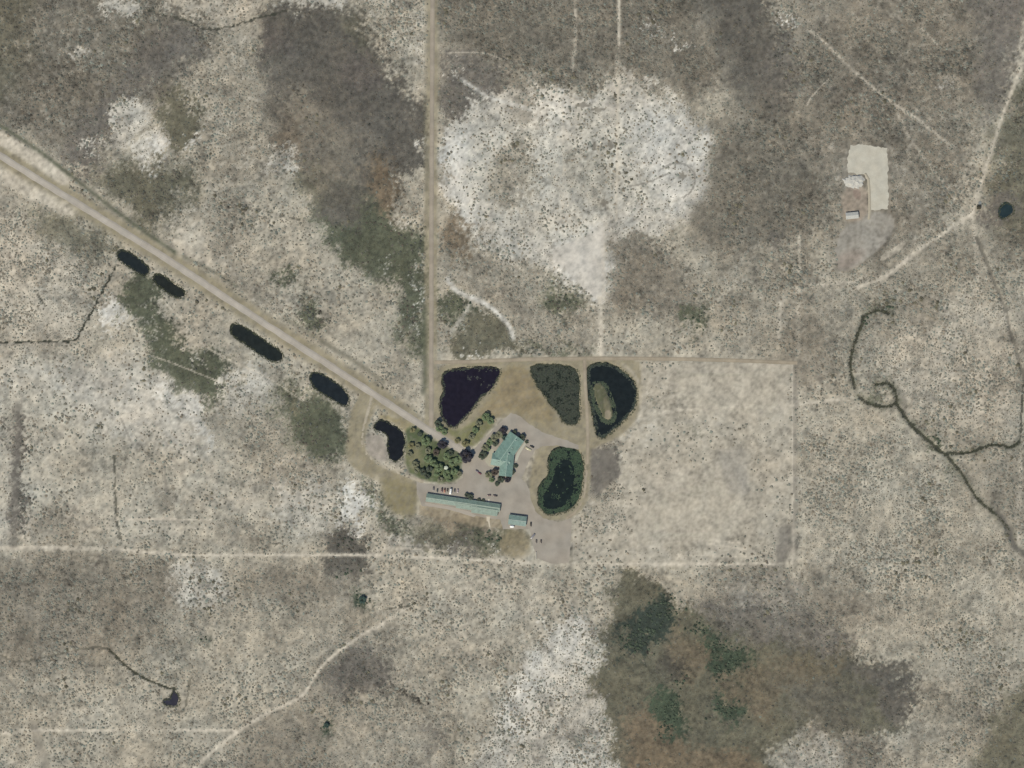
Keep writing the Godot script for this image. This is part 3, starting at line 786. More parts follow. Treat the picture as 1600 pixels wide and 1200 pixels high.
func sheet(poly: PackedVector2Array, up: float, lip := 0.0) -> ArrayMesh:
	# a flat sheet with a turned-down edge
	if Geometry2D.is_polygon_clockwise(poly):
		poly.reverse()
	var st := SurfaceTool.new()
	st.begin(Mesh.PRIMITIVE_TRIANGLES)
	var t := Geometry2D.triangulate_polygon(poly)
	if t.is_empty():                    # a ragged edge that crosses itself: tidy it
		var best := 0.0
		for q in Geometry2D.offset_polygon(poly, 0.15):
			var lo := Vector2(1e9, 1e9)
			var hi := -lo
			for v in q:
				lo = lo.min(v)
				hi = hi.max(v)
			if (hi - lo).length() > best and not Geometry2D.is_polygon_clockwise(q):
				best = (hi - lo).length()
				poly = q
		t = Geometry2D.triangulate_polygon(poly)
	if t.is_empty(): print("an outline could not be filled: ", poly[0])
	for i in range(0, t.size(), 3):
		var a := poly[t[i]]
		var b := poly[t[i + 1]]
		var c := poly[t[i + 2]]
		if (b - a).cross(c - a) < 0.0:
			var s := b
			b = c
			c = s
		for p in [a, b, c]:
			st.set_normal(Vector3.UP)
			st.add_vertex(at(p.x, p.y, up))
	if lip > 0.0:
		for i in poly.size():
			var a := poly[i]
			var b := poly[(i + 1) % poly.size()]
			var o := (b - a).orthogonal().normalized()
			for v in [at(a.x, a.y, up), at(a.x, a.y, up - lip), at(b.x, b.y, up - lip), at(a.x, a.y, up), at(b.x, b.y, up - lip), at(b.x, b.y, up)]:
				st.set_normal(Vector3(o.x, 0.2, o.y).normalized())
				st.add_vertex(v)
	return st.commit()


# =====================================================================  water

func water_material(c: Array) -> StandardMaterial3D:
	var m := mottled(lin(c[0], c[1], c[2]), 0.22, 60.0, 40 + c[0] + c[2], 0.12)
	var n := noise(77, 0.05, 3)
	var im := n.get_seamless_image(128, 128)
	im.bump_map_to_normal_map(1.0)
	m.normal_enabled = true
	m.normal_texture = ImageTexture.create_from_image(im)
	m.normal_scale = 0.1
	m.metallic_specular = 0.25
	return m


func build_waters() -> void:
	for p in POOLS:
		var out := rounded(pts(p[3]), 2)
		var grown := Geometry2D.offset_polygon(out, 2.0)
		var o := structure("water", sheet(grown[0], -0.9), water_material(p[1]))
		o.name = numbered(p[0] + "_water")
	# floating weed along the shores of the kidney-shaped pond
	var outer := rounded(pts(POOLS[3][3]), 2)
	var core := rounded(pts([872, 719, 892, 717, 899, 735, 896, 767, 889, 788, 862, 797, 849, 792, 848, 772, 862, 757, 867, 736]), 2)
	weed("floating_weed", "green floating weed ringing the kidney-shaped pond", outer, core, lin(44, 66, 43), 5, 0.74, 0.02)
	var o2 := rounded(pts(POOLS[1][3]), 2)
	weed("floating_weed", "dull olive water weed filling the triangular pond", o2, PackedVector2Array(), lin(50, 57, 45), 6, 0.68)
	var o3 := rounded(pts(POOLS[2][3]), 2)
	var c3 := Geometry2D.offset_polygon(o3, -5.0)[0]
	weed("floating_weed", "dark green weed fringing the rounded pond with an island", o3, c3, lin(50, 60, 50), 7, 0.6)
	weed("floating_weed", "olive green weed spreading round the island in the rounded pond", rounded(pts([921, 597, 946, 594, 957, 618, 966, 650, 960, 664, 942, 664, 930, 642, 922, 618]), 2), PackedVector2Array(), lin(60, 72, 52), 12, 0.6)
	var o1 := rounded(pts(POOLS[0][3]), 2)
	weed("floating_weed", "dark green weed fringing the large black pond", o1, Geometry2D.offset_polygon(o1, -3.5)[0], lin(48, 56, 46), 8, 0.5)
	var band := PackedVector2Array(pts([725, 578, 775, 578, 770, 598, 755, 612, 742, 606, 728, 590]))
	weed("floating_weed", "thin grey green weed drifting across the large black pond", band, PackedVector2Array(), lin(48, 52, 50), 9, 0.05)


func weed(called: String, label: String, outer: PackedVector2Array, core: PackedVector2Array, c: Color, seed_: int, fill: float, inner := -0.7) -> void:
	# small irregular pads of weed lying on the water
	var n := noise(seed_ * 13, 0.06, 3)
	var lo := Vector2(1e9, 1e9)
	var hi := Vector2(-1e9, -1e9)
	for p in outer:
		lo = lo.min(p)
		hi = hi.max(p)
	var st := SurfaceTool.new()
	st.begin(Mesh.PRIMITIVE_TRIANGLES)
	var y := lo.y
	while y < hi.y:
		var x := lo.x
		while x < hi.x:
			var p := Vector2(x + rng.randf_range(-0.6, 0.6), y + rng.randf_range(-0.6, 0.6))
			x += 1.3
			if not Geometry2D.is_point_in_polygon(p, outer): continue
			var f := fill
			if core.size() and Geometry2D.is_point_in_polygon(p, core): f = inner
			if n.get_noise_2d(p.x, p.y) * 0.9 + rng.randf_range(-0.35, 0.35) + f - 0.5 < 0.0: continue
			var r := rng.randf_range(0.6, 1.35)
			var up := -0.87 + rng.randf_range(0.0, 0.03)
			var t := rng.randf() * TAU
			var v := rng.randf_range(0.7, 1.35)
			var w := rng.randf_range(-0.08, 0.08)
			st.set_color(Color(c.r * v * (1.0 + w), c.g * v, c.b * v * (1.0 - w)))
			st.set_normal(Vector3.UP)
			var ring := []
			for k in 6:
				var rr := r * rng.randf_range(0.7, 1.2)
				ring.append(at(p.x + rr * cos(t + TAU * k / 6.0), p.y + rr * sin(t + TAU * k / 6.0), up))
			for k in range(1, 5):
				st.add_vertex(ring[0])
				st.add_vertex(ring[k])
				st.add_vertex(ring[k + 1])
		y += 1.3
	var m := plain(Color.WHITE, 0.7)
	m.vertex_color_use_as_albedo = true
	var o := put(called, st.commit(), m)
	tag(o, label, "water weed", "", "stuff")


# =====================================================================  roads

func road(called: String, a: Array, width: float, crown: float, lift: float, mat: StandardMaterial3D, seed_: int) -> void:
	var line := eased(pts(a), 3)
	var pl := PackedVector2Array()
	for i in line.size() - 1:
		var d := (line[i + 1] - line[i]).length()
		var k := maxi(1, int(d / 5.0))
		for t in k:
			pl.append(line[i].lerp(line[i + 1], float(t) / k))
	pl.append(line[line.size() - 1])
	var n := noise(seed_, 0.05, 3)
	var st := SurfaceTool.new()
	st.begin(Mesh.PRIMITIVE_TRIANGLES)
	st.set_smooth_group(0)
	var prev := []
	for i in pl.size():
		var a0 := pl[maxi(0, i - 1)]
		var b0 := pl[mini(pl.size() - 1, i + 1)]
		var side := (b0 - a0).normalized().orthogonal()
		var wl := width * 0.5 * (1.0 + 0.22 * n.get_noise_1d(i * 5.0))
		var wr := width * 0.5 * (1.0 + 0.22 * n.get_noise_1d(i * 5.0 + 4000.0))
		var shade := 1.0 + 0.16 * n.get_noise_1d(i * 2.5 + 900.0)
		var row := []
		for s in [[-wl - 0.8, -0.12], [-wl, lift + 0.02], [-wl * 0.5, lift + crown * 0.75], [0.0, lift + crown], [wr * 0.5, lift + crown * 0.75], [wr, lift + 0.02], [wr + 0.8, -0.12]]:
			var p: Vector2 = pl[i] - side * s[0]
			row.append(at(p.x, p.y, s[1]))
		if prev.size():
			for k in 6:                 # loose verge, packed wheel lanes, loose crown
				var e: float = [0.9, 0.94, 1.06, 1.06, 0.96, 0.9][k] * shade * 0.88
				st.set_color(Color(e, e, e))
				quad(st, prev[k], row[k], row[k + 1], prev[k + 1])
		prev = row
	st.generate_normals()
	mat.vertex_color_use_as_albedo = true
	structure(called, st.commit(), mat)


func build_roads() -> void:
	var hw := mottled(lin(184, 177, 166), 0.1, 90.0, 51)
	var nr := mottled(lin(168, 158, 143), 0.12, 90.0, 52)
	var tr := mottled(lin(168, 157, 138), 0.14, 80.0, 53)
	var sv := mottled(lin(180, 171, 152), 0.14, 70.0, 57)
	var yd := mottled(lin(158, 151, 140), 0.17, 150.0, 54)
	road("gravel_road", [-95, 185, 0, 243, 95, 302, 250, 397, 400, 497, 560, 600, 660, 666, 722, 704], 10.0, 0.14, 0.05, hw, 1)
	road("north_road", [676, -78, 675, 200, 674, 400, 674, 640, 674, 668], 6.5, 0.12, 0.045, nr, 2)
	road("dyke_road", [679, 566, 720, 566, 800, 562, 900, 560, 1000, 560, 1120, 562, 1246, 567], 5.5, 0.08, 0.04, tr, 3)
	road("pond_causeway_road", [913, 563, 914, 600, 917, 640, 919, 690, 917, 740, 913, 775, 903, 798, 885, 810], 4.5, 0.07, 0.035, tr, 4)
	road("service_track", [582, 616, 577, 636, 569, 664, 564, 688, 571, 709, 594, 727, 630, 742, 662, 753], 5.0, 0.07, 0.03, sv, 5)
	var yard := pts([700, 693, 716, 698, 738, 704, 752, 690, 770, 672, 786, 656, 798, 645, 812, 650, 826, 662, 850, 676, 885, 688, 908, 697, 903, 702, 870, 696, 848, 697, 836, 703, 829, 716, 821, 732, 815, 748, 822, 756, 828, 768, 829, 780, 836, 798, 848, 810, 872, 816, 893, 810, 892, 840, 889, 880, 860, 880, 838, 872, 832, 845, 827, 826, 786, 827, 782, 812, 740, 806, 705, 796, 660, 790, 652, 772, 651, 753, 682, 758, 712, 756, 723, 746, 723, 723, 736, 719, 738, 711, 720, 706])
	var ys := ragged(yard, 3.0, 0.7, 61)
	structure("gravel_yard", sheet(ys, 0.06, 0.2), yd)
	# pad and shoulders of the borrow yard north-east
	var pad := pts([1329, 227, 1342, 226, 1387, 231, 1388, 327, 1359, 328, 1357, 287, 1352, 273, 1326, 270, 1324, 246])
	structure("pale_gravel_pad", sheet(ragged(pad, 2.5, 1.5, 62), 0.06, 0.2), mottled(lin(190, 186, 172), 0.13, 80.0, 55))
	# dry island in the rounded pond
	var isl := rounded(pts(ISLAND), 2)
	var st := SurfaceTool.new()
	st.begin(Mesh.PRIMITIVE_TRIANGLES)
	var mid := Geometry2D.offset_polygon(isl, -2.2)[0]
	var c := Vector2.ZERO
	for p in isl: c += p
	c /= isl.size()
	var m := isl.size()
	for i in m:
		var a := isl[i]
		var b := isl[(i + 1) % m]
		var a2 := a.lerp(c, 0.42)
		var b2 := b.lerp(c, 0.42)
		quad(st, at(a.x, a.y, -1.0), at(b.x, b.y, -1.0), at(b2.x, b2.y, -0.35), at(a2.x, a2.y, -0.35))
		for v in [at(a2.x, a2.y, -0.35), at(b2.x, b2.y, -0.35), at(c.x, c.y, -0.2)]:
			st.add_vertex(v)
	st.generate_normals()
	structure("island", st.commit(), mottled(lin(92, 96, 72), 0.35, 44.0, 56))


# =====================================================================  buildings

func box(st: SurfaceTool, c: Vector3, s: Vector3, b := Basis.IDENTITY) -> void:
	var h := s * 0.5
	for f in [[Vector3.RIGHT, Vector3.UP, Vector3.BACK], [Vector3.LEFT, Vector3.UP, Vector3.FORWARD], [Vector3.UP, Vector3.FORWARD, Vector3.LEFT], [Vector3.DOWN, Vector3.FORWARD, Vector3.RIGHT], [Vector3.BACK, Vector3.UP, Vector3.LEFT], [Vector3.FORWARD, Vector3.UP, Vector3.RIGHT]]:
		var n: Vector3 = f[0] * h
		var u: Vector3 = f[1] * h
		var v: Vector3 = f[2] * h
		st.set_normal(b * f[0])
		for p in [n - u - v, n + u + v, n + u - v, n - u - v, n - u + v, n + u + v]:
			st.add_vertex(c + b * p)


func begun() -> SurfaceTool:
	var st := SurfaceTool.new()
	st.begin(Mesh.PRIMITIVE_TRIANGLES)
	return st


func box_mesh(c: Vector3, s: Vector3, b := Basis.IDENTITY) -> ArrayMesh:
	var st := begun()
	box(st, c, s, b)
	return st.commit()


func gable(o: Node3D, c: Vector3, turn: float, length: float, half: float, eave: float, ridge: float, wall: Material, roof: Material, trim: Material, glass: Material, openings: int) -> void:
	# a gabled range: its ridge runs along local x; c is the floor's centre in o's space
	var b := Basis(Vector3.UP, turn)
	var l := length * 0.5
	var over := 0.7
	# walls as one closed shell with gable tips
	var st := begun()
	var w := half - over
	var lw := l - over
	var rise := ridge - eave
	var tip := eave + rise * w / half - 0.12
	var e := eave - 0.12
	for s in [1.0, -1.0]:
		var p := [Vector3(-lw, 0, s * w), Vector3(lw, 0, s * w), Vector3(lw, e, s * w), Vector3(-lw, e, s * w)]
		if s < 0.0: p.reverse()
		quad(st, c + b * p[3], c + b * p[2], c + b * p[1], c + b * p[0])
		var g := [Vector3(s * lw, 0, -w), Vector3(s * lw, 0, w), Vector3(s * lw, e, w), Vector3(s * lw, tip, 0), Vector3(s * lw, e, -w)]
		if s > 0.0: g.reverse()
		for k in range(1, 4):
			for v in [g[0], g[k + 1], g[k]]:
				st.add_vertex(c + b * v)
	st.generate_normals()
	put("wall", st.commit(), wall, o)
	# two roof slopes with thickness, standing seams and a ridge cap
	var run := Vector2(half, rise).length()
	var pitch := atan2(rise, half)
	for s in [1.0, -1.0]:
		var rb := b * Basis(Vector3.RIGHT, s * pitch)
		var mid: Vector3 = c + b * Vector3(0, eave + rise * 0.5, s * half * 0.5)
		var slope := put("roof_slope", box_mesh(mid, Vector3(length, 0.16, run), rb), roof, o)
		var seams := begun()
		var k := -l + 0.3
		while k < l:
			box(seams, mid + rb * Vector3(k, 0.11, 0), Vector3(0.06, 0.07, run - 0.1), rb)
			k += 0.9
		var sm := put("standing_seams", seams.commit(), roof, slope)
		sm.set_meta("kind", "stuff")
		put("gutter", box_mesh(c + b * Vector3(0, eave - 0.03, s * (half + 0.09)), Vector3(length, 0.14, 0.14), b), trim, o)
		for i in openings:
			var x := -lw + (i + 0.5) * 2.0 * lw / openings
			if i % 3 == 1:
				var d := put("door", box_mesh(c + b * Vector3(x, 1.05, s * (w + 0.04)), Vector3(1.0, 2.1, 0.08), b), trim, o)
				put("handle", box_mesh(c + b * Vector3(x + 0.38, 1.05, s * (w + 0.11)), Vector3(0.12, 0.05, 0.06), b), glass, d)
			else:
				var f := put("window", box_mesh(c + b * Vector3(x, 1.55, s * (w + 0.03)), Vector3(1.5, 1.2, 0.06), b), trim, o)
				put("pane", box_mesh(c + b * Vector3(x, 1.55, s * (w + 0.075)), Vector3(1.3, 1.0, 0.03), b), glass, f)
	put("ridge_cap", box_mesh(c + b * Vector3(0, ridge + 0.1, 0), Vector3(length + 0.04, 0.12, 0.5), b), trim, o)


func roof_metal(c: Color, seed_: int) -> StandardMaterial3D:
	var m := mottled(c, 0.26, 34.0, seed_, 0.55)
	return m


func build_lodge() -> void:
	var wall := mottled(lin(150, 130, 104), 0.15, 6.0, 71)
	var roof := roof_metal(lin(118, 146, 136), 72)
	var trim := plain(lin(168, 188, 178), 0.6)
	var glass := plain(Color(0.03, 0.04, 0.05), 0.08)
	var o := thing("lodge", "large lodge with weathered teal metal roof in the middle of the yard", "lodge", at(792, 712, 0.06))
	# great hall running north-east to south-west, a south wing and a short west wing
	for g in [[808, 681.5, 781.5, 718.5, 13.4, 4.2, 8.4, 9], [794, 702, 789.8, 744, 10.2, 4.0, 7.7, 8], [768, 716.5, 797, 722, 9.4, 3.9, 7.2, 5]]:
		var p := Vector2(g[0], g[1])
		var q := Vector2(g[2], g[3])
		var mid := (p + q) * 0.5
		gable(o, at(mid.x, mid.y) - at(792, 712), -atan2(q.y - p.y, q.x - p.x), (q - p).length(), g[4], g[5], g[6], wall, roof, trim, glass, g[7])
	for v in [[800, 700, 1.4], [789, 709, 1.1], [793, 726, 1.2], [789, 735, 0.9], [779, 722, 0.9]]:
		put("roof_vent", box_mesh(at(v[0], v[1], 7.6) - at(792, 712), Vector3(v[2], 1.2, v[2])), trim, o)
	for s in [[795, 709, 1.2, 3.0], [806, 688, 0.9, 2.6]]:
		var ch := put("chimney", box_mesh(at(s[0], s[1], 8.0) - at(792, 712), Vector3(s[2] * 1.4, s[3], s[2])), mottled(lin(120, 96, 84), 0.2, 2.0, 73), o)
		put("chimney_cap", box_mesh(at(s[0], s[1], 8.0 + s[3] * 0.5 + 0.08) - at(792, 712), Vector3(s[2] * 1.7, 0.14, s[2] * 1.3)), trim, ch)
	# paved terrace along the east eave and the walk to the west door
	var pave := mottled(lin(182, 180, 166), 0.12, 7.0, 74)
	structure("terrace_paving", sheet(pts([820, 690, 823, 692, 813, 708, 808, 720, 804, 720, 808, 707]), 0.1, 0.12), pave)
	structure("west_walk_paving", sheet(ragged(pts([766, 700, 773, 703, 769, 712, 768, 722, 775, 733, 764, 728, 758, 720]), 3.0, 0.6, 63), 0.1, 0.12), mottled(lin(174, 170, 152), 0.12, 7.0, 75))


func build_motel() -> void:
	var wall := mottled(lin(156, 138, 112), 0.15, 6.0, 76)
	var roof := roof_metal(lin(120, 139, 128), 77)
	var trim := plain(lin(176, 186, 172), 0.6)
	var glass := plain(Color(0.03, 0.04, 0.05), 0.08)
	var o := thing("motel_row", "long low motel row with faded teal roof south of the yard", "motel", at(722, 786, 0.06))
	var a := Vector2(666, 777)
	var b := Vector2(781.5, 794)
	var d := b - a
	var turn := -atan2(d.y, d.x)
	var along := d.normalized()
	var out := Vector2(-along.y, along.x)
	# the long range, then two deeper bays on its south side: start, end, shift south, half depth, eave, ridge
	for g in [[0.0, 116.7, 0.0, 6.3, 3.2, 5.2, 24], [48.0, 81.0, 2.1, 7.4, 3.15, 5.1, 6], [73.0, 114.0, 3.9, 9.2, 3.1, 5.3, 7]]:
		var mid: Vector2 = a + along * (g[0] + g[1]) * 0.5 + out * g[2]
		gable(o, at(mid.x, mid.y) - at(722, 786), turn, g[1] - g[0], g[3], g[4], g[5], wall, roof, trim, glass, g[6])
	for k in 9:
		var v: Vector2 = a + along * (8.0 + k * 12.5) + out * (2.0 if k < 4 else 4.5)
		put("roof_vent", box_mesh(at(v.x, v.y, 5.0) - at(722, 786), Vector3(0.7, 1.0, 0.7)), trim, o)
	var slab := mottled(lin(170, 162, 150), 0.1, 5.0, 78)
	structure("south_porch_paving", sheet(ragged(pts([664, 785, 712, 793, 735, 800, 744, 806, 740, 808, 705, 797, 664, 789]), 4.0, 0.3, 64), 0.11, 0.1), slab)
	# pale walk slabs crossing the eaves line
	structure("door_walk_paving", sheet(pts([762.5, 780, 765, 780, 764.5, 786, 762.5, 786]), 0.12, 0.1), plain(lin(205, 196, 178)))
	structure("garden_walk_paving", sheet(pts([760, 807, 765.5, 807, 765, 814, 766.5, 824, 764.5, 824, 762.5, 815, 760.5, 814]), 0.12, 0.1), plain(lin(200, 190, 170)))


func build_shed() -> void:
	var wall := mottled(lin(150, 140, 122), 0.12, 6.0, 79)
	var roof := roof_metal(lin(120, 143, 136), 80)
	var trim := plain(lin(186, 192, 184), 0.6)
	var glass := plain(Color(0.03, 0.04, 0.05), 0.08)
	var o := thing("workshop", "small teal roofed workshop east of the motel row", "workshop", at(808.5, 813, 0.06))
	gable(o, Vector3.ZERO, -0.12, 28.0, 7.6, 3.8, 5.4, wall, roof, trim, glass, 5)
	var r := thing("propane_tank", "white rounded fuel tank by the workshop's south-west corner", "tank", at(800, 822.5, 0.06))
	var st := begun()
	st.set_smooth_group(0)
	var prof := [[-3.4, 0.0], [-3.3, 1.1], [-2.8, 1.75], [-1.8, 2.0], [1.8, 2.0], [2.8, 1.75], [3.3, 1.1], [3.4, 0.0]]
	for i in prof.size() - 1:
		for k in 12:
			var t0 := TAU * k / 12.0
			var t1 := TAU * (k + 1) / 12.0
			var p: Array = prof[i]
			var q: Array = prof[i + 1]
			quad(st, Vector3(p[0], 2.5 + p[1] * sin(t0), p[1] * cos(t0)), Vector3(p[0], 2.5 + p[1] * sin(t1), p[1] * cos(t1)), Vector3(q[0], 2.5 + q[1] * sin(t1), q[1] * cos(t1)), Vector3(q[0], 2.5 + q[1] * sin(t0), q[1] * cos(t0)))
	st.generate_normals()
	var white := plain(Color(0.8, 0.8, 0.78), 0.45)
	put("shell", st.commit(), white, r)
	for s in [-2.0, 2.0]:
		put("saddle", box_mesh(Vector3(s, 0.4, 0), Vector3(0.5, 0.8, 2.6)), plain(Color(0.4, 0.39, 0.37)), r)
	put("valve_dome", box_mesh(Vector3(0, 4.55, 0), Vector3(0.7, 0.35, 0.7)), white, r)


func build_outlying() -> void:
	var trim := plain(lin(200, 200, 194), 0.6)
	var glass := plain(Color(0.03, 0.04, 0.05), 0.08)
	var o := thing("storage_shed", "white roofed storage shed on the north-east gravel yard", "shed", at(1331, 337))
	gable(o, Vector3.ZERO, 0.1, 20.0, 5.0, 3.2, 4.6, mottled(lin(178, 172, 160), 0.1, 6.0, 81), mottled(lin(184, 184, 178), 0.16, 15.0, 82, 0.6), trim, glass, 4)
	# stockpile of white stone
	var n := noise(91, 0.12, 3)
	var st := begun()
	st.set_smooth_group(0)
	var rings := 9
	var seg := 40
	var rows := []
	for i in rings + 1:
		var f := float(i) / rings
		var row := []
		for k in seg:
			var t := TAU * k / seg
			var c := cos(t)
			var s := sin(t)
			var rr := pow(pow(absf(c), 3.0) + pow(absf(s), 3.0), -1.0 / 3.0)
			var x := 1334.0 + 16.5 * rr * c * f
			var y := 283.0 + 10.0 * rr * s * f
			var bump := n.get_noise_2d(x * 1.1, y * 1.1)
			row.append(at(x + bump * 6.0 * f, y + bump * 5.0 * f, (2.3 * (1.0 - pow(f, 2.2)) + bump * 2.6 * (1.0 - f)) - 0.05))
		rows.append(row)
	for i in rings:
		for k in seg:
			var k2 := (k + 1) % seg
			quad(st, rows[i][k], rows[i][k2], rows[i + 1][k2], rows[i + 1][k])
	st.generate_normals()
	var pile := put("stone_stockpile", st.commit(), mottled(lin(192, 190, 182), 0.2, 19.0, 92))
	tag(pile, "broad white stockpile of crushed stone at the gravel pad's corner", "stockpile")
	# low berm between the pad and the lower yard
	st = begun()
	var berm := [Vector2(1352, 271), Vector2(1357, 280), Vector2(1358.5, 300), Vector2(1359, 330), Vector2(1357.5, 343)]
	for i in berm.size() - 1:
		var a: Vector2 = berm[i]
		var b: Vector2 = berm[i + 1]
		var sd := (b - a).normalized().orthogonal() * 2.2
		quad(st, at(a.x - sd.x, a.y - sd.y, -0.05), at(a.x, a.y, 1.3), at(b.x, b.y, 1.3), at(b.x - sd.x, b.y - sd.y, -0.05))
		quad(st, at(a.x, a.y, 1.3), at(a.x + sd.x, a.y + sd.y, -0.05), at(b.x + sd.x, b.y + sd.y, -0.05), at(b.x, b.y, 1.3))
	st.generate_normals()
	tag(put("earth_berm", st.commit(), mottled(lin(176, 168, 150), 0.15, 9.0, 93)), "long low earth berm along the pale pad's west edge", "berm")
	# dark hut and white stone beside the eastern track
	var h := thing("pump_hut", "small dark pump hut beside the eastern dirt track", "hut", at(1529, 324, 0.02), 0.05)
	gable(h, Vector3.ZERO, 0.0, 6.4, 2.9, 2.4, 3.6, plain(lin(70, 62, 50)), mottled(lin(66, 62, 48), 0.15, 4.0, 94), plain(lin(60, 56, 46)), glass, 2)
	var tk := thing("water_trough", "pale round water trough north of the dark pump hut", "trough", at(1531, 317, 0.02))
	var cy := CylinderMesh.new()
	cy.top_radius = 2.6
	cy.bottom_radius = 2.6
	cy.height = 0.6
	cy.radial_segments = 28
	var rim := put("basin", cy, plain(lin(150, 150, 142), 0.6), tk)
	rim.position.y = 0.3
	var wt := CylinderMesh.new()
	wt.top_radius = 2.35
	wt.bottom_radius = 2.35
	wt.height = 0.04
	wt.radial_segments = 28
	var ws := put("water_surface", wt, plain(lin(136, 140, 138), 0.2), tk)
	ws.position.y = 0.615
	# little white gazebo in the park
	var g := thing("gazebo", "small white roofed gazebo among the trees on the lawn", "gazebo", at(697, 731, 0.05), 0.35)
	var gs := begun()
	for k in 6:
		var t0 := TAU * k / 6.0
		var t1 := TAU * (k + 1) / 6.0
		for v in [Vector3(3.6 * cos(t0), 2.9, 3.6 * sin(t0)), Vector3(3.6 * cos(t1), 2.9, 3.6 * sin(t1)), Vector3(0, 4.5, 0)]:
			gs.add_vertex(v)
	gs.generate_normals()
	put("roof", gs.commit(), mottled(lin(196, 204, 186), 0.08, 4.0, 95, 0.6), g)
	for k in 6:
		var t0 := TAU * k / 6.0
		put("post", box_mesh(Vector3(3.1 * cos(t0), 1.45, 3.1 * sin(t0)), Vector3(0.18, 2.9, 0.18)), trim, g)
	var fl := CylinderMesh.new()
	fl.top_radius = 3.4
	fl.bottom_radius = 3.4
	fl.height = 0.2
	fl.radial_segments = 6
	put("deck", fl, plain(lin(150, 130, 105)), g).position.y = 0.12
	# white pipe rack and timber stack at the yard's south end
	var pr := thing("pipe_rack", "white pipe rack standing at the yard's southern tip", "rack", at(837.5, 868.5, 0.06))
	for s in [-4.5, 0.0, 4.5]:
		put("post", box_mesh(Vector3(0, 0.5, s), Vector3(1.6, 1.0, 0.25)), trim, pr)
	for k in 4:
		put("pipe", box_mesh(Vector3(-0.6 + k * 0.4, 1.12, 0), Vector3(0.3, 0.24, 12.0)), plain(lin(205, 200, 186), 0.5), pr)


# =====================================================================  vehicles

func loft(st: SurfaceTool, rows: Array) -> void:     # rows of equal length round a body, joined into a skin with closed ends
	var n: int = rows[0].size()
	for i in rows.size() - 1:
		for k in n:
			var k2 := (k + 1) % n
			quad(st, rows[i][k], rows[i + 1][k], rows[i + 1][k2], rows[i][k2])
	for k in range(1, n - 1):
		for v in [rows[0][0], rows[0][k], rows[0][k + 1]]: st.add_vertex(v)
		var e: Array = rows[rows.size() - 1]
		for v in [e[0], e[k + 1], e[k]]: st.add_vertex(v)


func section(x: float, half: float, y0: float, y1: float) -> Array:
	var c := minf(0.12, half * 0.3)
	return [Vector3(x, y0, -half + c), Vector3(x, y0 + c, -half), Vector3(x, y1 - c, -half), Vector3(x, y1, -half + c), Vector3(x, y1, half - c), Vector3(x, y1 - c, half), Vector3(x, y0 + c, half), Vector3(x, y0, half - c)]


